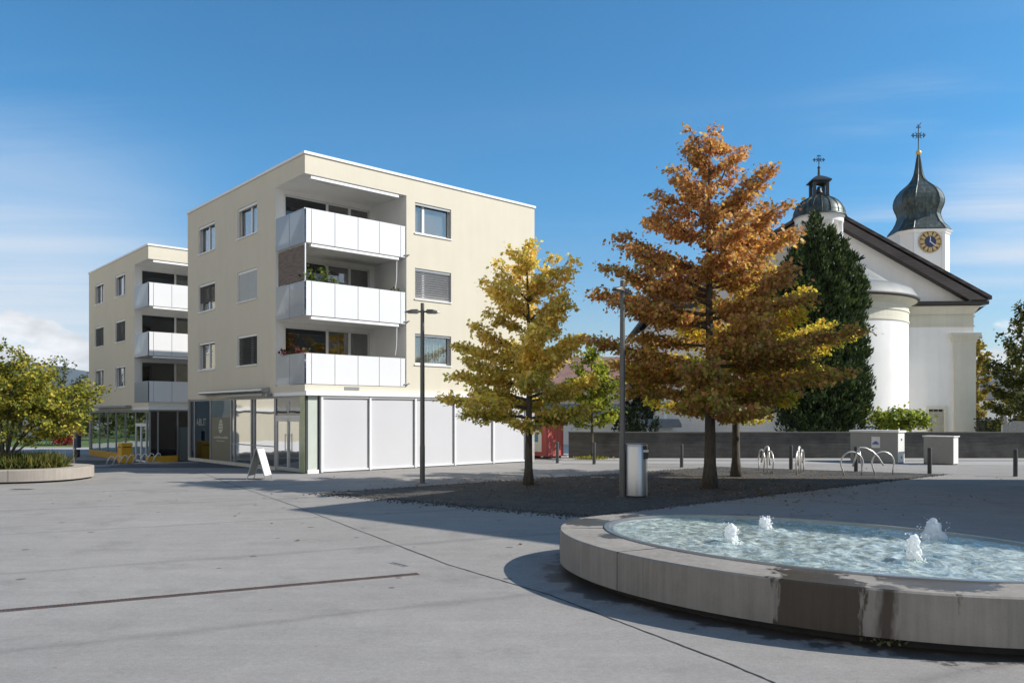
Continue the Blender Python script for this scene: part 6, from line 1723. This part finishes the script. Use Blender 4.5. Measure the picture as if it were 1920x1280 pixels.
# graves and hedge behind the wall on the right
gm = mat_basic('polished_grey_granite', (0.30, 0.29, 0.28), 0.4, 0, 0.2, 8.0)
def grave(px, Y, w_, h, label, cross=False):
    r = empty('gravestone', (X_at(px, Y), Y, 0), R(-8)); tag(r, label, 'gravestone', 'gravestones in the churchyard')
    k = MB(); n = 10
    pts = [(-w_ / 2, 0.15)] + [(-w_ / 2 * math.cos(math.pi * i / n), h - 0.12 + 0.12 * math.sin(math.pi * i / n)) for i in range(n + 1)] + [(w_ / 2, 0.15)]
    m = len(pts); k.add([(p[0], -0.09, p[1]) for p in pts] + [(p[0], 0.09, p[1]) for p in pts], [tuple(range(m)), tuple(range(2 * m - 1, m - 1, -1))] + [(i, (i + 1) % m, m + (i + 1) % m, m + i) for i in range(m)]); k.build('slab', gm, r)
    k = MB(); k.box(-w_ / 2 - 0.1, w_ / 2 + 0.1, -0.18, 0.18, 0, 0.16); k.build('base', gm, r)
    if cross:
        k = MB(); k.lathe([(0.10, h), (0.14, h + 0.12), (0.08, h + 0.2), (0.13, h + 0.32), (0.07, h + 0.44), (0, h + 0.46)], 12); k.build('finial', gm, r, True)
grave(1886, 43.6, 0.4, 1.75, 'slim grey gravestone with a rounded finial above the wall', True)
grave(1908, 44.2, 0.8, 1.9, 'broad grey gravestone at the far right behind the wall')
hr = np.random.RandomState(3); n = 4200
r = empty('hedge', (X_at(1905, 49.5), 49.5, 0)); tag(r, 'clipped dark hedge behind the gravestones at the right', 'hedge')
P = np.stack([hr.uniform(-2.3, 3.0, n), hr.choice([-0.5, 0.5, 0], n) + hr.normal(0, 0.08, n), hr.uniform(0.1, 2.0, n)], 1)
k = MB(); k.box(-2.2, 2.9, -0.42, 0.42, 0, 1.9); k.build('twigs', mat_basic('hedge_twigs', (0.02, 0.022, 0.012), 0.9, 0, 0.3), r)
foliage('leaves', r, P, hr.normal(0, 1, (n, 3)), hr.normal(0, 1, (n, 3)), hr.uniform(0.10, 0.2, n), np.array([(0.022, 0.032, 0.014)] * n) * hr.uniform(0.6, 1.5, (n, 1)), OVAL, M['leaf_dark'])
# greenery of the left background
gcols = [(0.075, 0.105, 0.025), (0.12, 0.15, 0.035), (0.04, 0.06, 0.018), (0.19, 0.19, 0.05)]
def bushy(kind, x, y, h, rad, n, seed, cols, label, clear=0.4, ls=0.3, cat='tree', grp='trees in the left background'):
    return branchy_tree(kind, (x, y, gz(x, y)), h, 0.05 + 0.012 * h, clear, [(clear, rad * 0.7, rad * 0.7), (h * 0.35, rad, rad), (h * 0.65, rad * 0.85, rad * 0.85), (h * 0.9, rad * 0.45, rad * 0.45), (h, rad * 0.2, rad * 0.2)], 26, seed, n, ls, pal(cols), label, cat, grp, rise=(0.2, 1.0), shape=OVAL, flat=0.2, sec_n=6)
bushy('maple_tree', -42.5, 84, 7.5, 3.6, 3600, 101, gcols, 'broad green tree just left of the far block')
bushy('maple_tree', -52, 92, 9.0, 4.2, 3600, 102, gcols, 'round green tree behind the planter shrub, second from the far block')
bushy('maple_tree', -63, 95, 10.0, 4.6, 3200, 103, gcols, 'tall green tree far behind the planter at the left edge')
bushy('maple_tree', -47, 112, 9.5, 4.0, 2600, 104, gcols, 'distant darker tree rising over the long white building')
bushy('hazel_bush', -40.6, 72, 2.3, 1.6, 1500, 105, gcols, 'low green bush beside the red bush', 0.2, 0.2, 'bush', None)
bushy('hazel_bush', -45.5, 70, 2.8, 1.9, 1700, 106, [(0.13, 0.17, 0.035), (0.22, 0.25, 0.05)], 'light green rounded bush seen through the stems of the planter shrub', 0.2, 0.2, 'bush', None)
bushy('barberry_bush', X_at(122, 70), 70, 2.3, 1.15, 1900, 107, [(0.50, 0.04, 0.07), (0.38, 0.03, 0.05), (0.60, 0.12, 0.14)], 'bright red bush left of the dark ticket post', 0.3, 0.16, 'bush', None)
for i, (x, y, h, rd) in enumerate([(-58, 68, 8, 3.6), (-64, 76, 9, 4.0), (-70, 84, 9, 4.0), (-57, 62, 7, 3.2), (-76, 70, 9, 4.2)]):
    bushy('maple_tree', x, y, h, rd, 2600, 120 + i, gcols, 'green street tree beyond the left edge, mirrored in the far shop windows', 0.5, 0.34)

# hills on the horizon
mb = MB(); rs = np.random.RandomState(1); vs = []; nA = 240
for i in range(nA + 1):
    a = R(-75) + R(150) * i / nA
    d = math.degrees(a)
    h = 190 + 70 * mnoise.noise((d * 0.05, 0.3, 0)) + 26 * mnoise.noise((d * 0.31, 2.0, 0)) + 9 * mnoise.noise((d * 1.3, 5.0, 0))
    h += 70 * math.exp(-((d + 31.5) / 4.5) ** 2) + 90 * math.exp(-((d - 31.5) / 4.0) ** 2)
    for rr_, hh in ((4300, -20), (4700, h * 0.55), (5200, h), (6500, h * 0.7)):
        vs.append((rr_ * math.sin(a), rr_ * math.cos(a), hh))
fs = [(i * 4 + k, (i + 1) * 4 + k, (i + 1) * 4 + k + 1, i * 4 + k + 1) for i in range(nA) for k in range(3)]
mb.add(vs, fs); struct(mb.build('hills', mat_basic('haze_blue_forest', (0.030, 0.048, 0.058), 1.0, 0, 0.3, 0.004), None, True))  # forest tone shifted to blue: distance haze put into the colour

# the air between here and the hills
hz = MB(); hz.box(-7300, 7300, -7300, 7300, -30, 420); hzo = hz.build('haze', M['glass']); hzo['kind'] = 'stuff'
hm = bpy.data.materials.new('thin_haze'); hm.use_nodes = True; hn = hm.node_tree; hn.nodes.clear()
hv = N(hn, 'ShaderNodeVolumePrincipled', inp={'Density': 0.00005, 'Anisotropy': 0.0}); hv.inputs['Color'].default_value = (0.80, 0.88, 1.0, 1)
ho_ = N(hn, 'ShaderNodeOutputMaterial'); L(hn, hv.outputs[0], ho_.inputs['Volume']); hzo.data.materials[0] = hm

# ------------------------------------------------------------------ light and sky
EL, AZ = R(35), R(3)                    # sun low on the right, a touch towards the viewer
sd = Vector((math.cos(EL) * math.cos(AZ), -math.cos(EL) * math.sin(AZ), math.sin(EL)))
sl_ = bpy.data.lights.new('sun', 'SUN'); sl_.energy = 5.0; sl_.angle = R(0.5); sl_.color = (1.0, 0.945, 0.87)
so = bpy.data.objects.new('sun', sl_); COL.objects.link(so); so.rotation_euler = (-sd).to_track_quat('-Z', 'Y').to_euler(); so.location = sd * 80
wd = bpy.data.worlds.new('World'); scene.world = wd; wd.use_nodes = True
nt = wd.node_tree; nt.nodes.clear()
out = N(nt, 'ShaderNodeOutputWorld'); bg = N(nt, 'ShaderNodeBackground', inp={'Strength': 0.10})
sky = N(nt, 'ShaderNodeTexSky'); sky.sky_type = 'NISHITA'; sky.sun_disc = False; sky.sun_elevation = EL; sky.sun_rotation = math.atan2(sd.x, sd.y); sky.altitude = 450; sky.air_density = 1.0; sky.dust_density = 0.6; sky.ozone_density = 2.2
tc = N(nt, 'ShaderNodeTexCoord'); sp = N(nt, 'ShaderNodeSeparateXYZ'); L(nt, tc.outputs['Generated'], sp.inputs[0])
def mth(op, a, c=None, d=None):
    q = N(nt, 'ShaderNodeMath', operation=op)
    for i, vv in enumerate((a, c, d)):
        if vv is None: continue
        if isinstance(vv, (int, float)): q.inputs[i].default_value = vv
        else: L(nt, vv, q.inputs[i])
    return q.outputs[0]
def mr(v, a, b_, c, d, smooth=True):
    q = N(nt, 'ShaderNodeMapRange', inp={'From Min': a, 'From Max': b_, 'To Min': c, 'To Max': d}); q.interpolation_type = 'SMOOTHSTEP' if smooth else 'LINEAR'; L(nt, v, q.inputs['Value']); return q.outputs[0]
azm = mth('ARCTAN2', sp.outputs['X'], sp.outputs['Y'])           # compass bearing, 0 = straight ahead
elv = mth('ARCSINE', sp.outputs['Z'])
# high thin cloud veils, on a flat layer overhead
zz = mth('MAXIMUM', sp.outputs['Z'], 0.03)
cb = N(nt, 'ShaderNodeCombineXYZ'); L(nt, mth('DIVIDE', sp.outputs['X'], zz), cb.inputs[0]); L(nt, mth('DIVIDE', sp.outputs['Y'], zz), cb.inputs[1])
mp = N(nt, 'ShaderNodeMapping', inp={'Rotation': (0, 0, R(35)), 'Scale': (0.35, 1.5, 1.0), 'Location': (3.1, 1.7, 0)}); L(nt, cb.outputs[0], mp.inputs['Vector'])
n1 = N(nt, 'ShaderNodeTexNoise', inp={'Scale': 0.55, 'Detail': 8.0, 'Roughness': 0.58, 'Distortion': 0.5}); L(nt, mp.outputs[0], n1.inputs['Vector'])
cir = mr(n1.outputs['Fac'], 0.44, 0.80, 0.0, 1.0)
right = mr(azm, R(17), R(33), 0.0, 1.0); left = mr(azm, R(-21), R(-36), 0.0, 1.0)
band_r = mth('MULTIPLY', mr(elv, R(6), R(11), 0, 1), mr(elv, R(26), R(17), 0, 1))
cir_a = mth('MULTIPLY', cir, mth('ADD', 0.05, mth('ADD', mth('MULTIPLY', mth('MULTIPLY', right, band_r), 1.7), mth('MULTIPLY', left, 0.45))))
# soft white haze bank low on the left
veil = mth('MULTIPLY', mth('MULTIPLY', mr(azm, R(-17), R(-31), 0, 1), mr(elv, R(20), R(7), 0, 1)), mr(n1.outputs['Fac'], 0.25, 0.6, 0.55, 1.0))
# heaped clouds near the horizon
cb2 = N(nt, 'ShaderNodeCombineXYZ'); L(nt, azm, cb2.inputs[0]); L(nt, mth('MULTIPLY', elv, 1.9), cb2.inputs[1])
n2 = N(nt, 'ShaderNodeTexNoise', inp={'Scale': 9.0, 'Detail': 9.0, 'Roughness': 0.55}); L(nt, cb2.outputs[0], n2.inputs['Vector'])
thr = mth('ADD', n2.outputs['Fac'], mr(elv, R(2.0), R(8.6), 0.24, -0.20, False))
cum = mth('MULTIPLY', mr(thr, 0.50, 0.60, 0, 1), mth('MAXIMUM', mr(azm, R(-24), R(-28), 0, 1), mr(azm, R(24), R(28), 0, 0.9)))
n3 = N(nt, 'ShaderNodeTexNoise', inp={'Scale': 16.0, 'Detail': 6.0}); L(nt, cb2.outputs[0], n3.inputs['Vector'])
shade = mr(mth('ADD', n3.outputs['Fac'], mth('MULTIPLY', elv, 1.2)), 0.40, 0.80, 0.60, 1.0)
tint = N(nt, 'ShaderNodeMix', data_type='RGBA', blend_type='MULTIPLY'); tint.inputs[0].default_value = 1.0; L(nt, sky.outputs[0], tint.inputs[6]); tm = N(nt, 'ShaderNodeMix', data_type='RGBA'); L(nt, mr(elv, R(1), R(17), 0, 1), tm.inputs[0]); tm.inputs[6].default_value = (0.95, 1.0, 1.02, 1); tm.inputs[7].default_value = (0.43, 1.07, 1.34, 1); L(nt, tm.outputs[2], tint.inputs[7])
def over(base, fac, col, s=None):
    q = N(nt, 'ShaderNodeMix', data_type='RGBA'); L(nt, fac, q.inputs[0]); L(nt, base, q.inputs[6])
    if s is None: q.inputs[7].default_value = col
    else:
        v = N(nt, 'ShaderNodeVectorMath', operation='SCALE'); v.inputs[0].default_value = col[:3]; L(nt, s, v.inputs['Scale']); L(nt, v.outputs[0], q.inputs[7])
    return q.outputs[2]
c1 = over(tint.outputs[2], mth('MINIMUM', cir_a, 0.75), (6.2, 6.6, 7.2, 1))
c2 = over(c1, mth('MULTIPLY', veil, 0.80), (6.3, 6.8, 7.5, 1))
veil_r = mth('MULTIPLY', mth('MULTIPLY', mr(azm, R(25), R(33), 0, 1), mth('MULTIPLY', mr(elv, R(6.5), R(10), 0, 1), mr(elv, R(18), R(13), 0, 1))), mr(n1.outputs['Fac'], 0.30, 0.62, 0.15, 0.75))
c2 = over(c2, veil_r, (6.4, 6.9, 7.6, 1))
c3 = over(c2, mth('MULTIPLY', cum, 0.9), (9.2, 9.3, 9.5, 1), shade)
# broad bright clouds added in the unseen sky behind the viewer as warm fill
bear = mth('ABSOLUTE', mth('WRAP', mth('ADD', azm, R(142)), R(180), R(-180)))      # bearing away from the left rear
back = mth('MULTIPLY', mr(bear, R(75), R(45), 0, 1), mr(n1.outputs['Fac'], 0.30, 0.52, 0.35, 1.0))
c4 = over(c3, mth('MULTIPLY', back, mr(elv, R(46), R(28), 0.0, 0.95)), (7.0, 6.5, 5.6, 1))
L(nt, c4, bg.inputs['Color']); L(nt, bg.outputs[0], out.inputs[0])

# ------------------------------------------------------------------ camera
cam = bpy.data.cameras.new('camera'); co = bpy.data.objects.new('camera', cam); COL.objects.link(co)
co.location = (0, 0, HC); co.rotation_euler = (R(90), 0, 0)
cam.sensor_width = 36; cam.lens = F / 1920 * 36; cam.shift_y = (HY - 640) / 1920
cam.clip_start = 0.1; cam.clip_end = 30000
scene.camera = co
scene.view_settings.view_transform = 'Standard'; scene.view_settings.look = 'None'; scene.view_settings.exposure = 0.28; scene.view_settings.gamma = 1
scene.render.engine = 'CYCLES'
scene.cycles.max_bounces = 8; scene.cycles.transparent_max_bounces = 16
scene.cycles.caustics_reflective = False; scene.cycles.caustics_refractive = False
scene.cycles.sample_clamp_indirect = 6.0
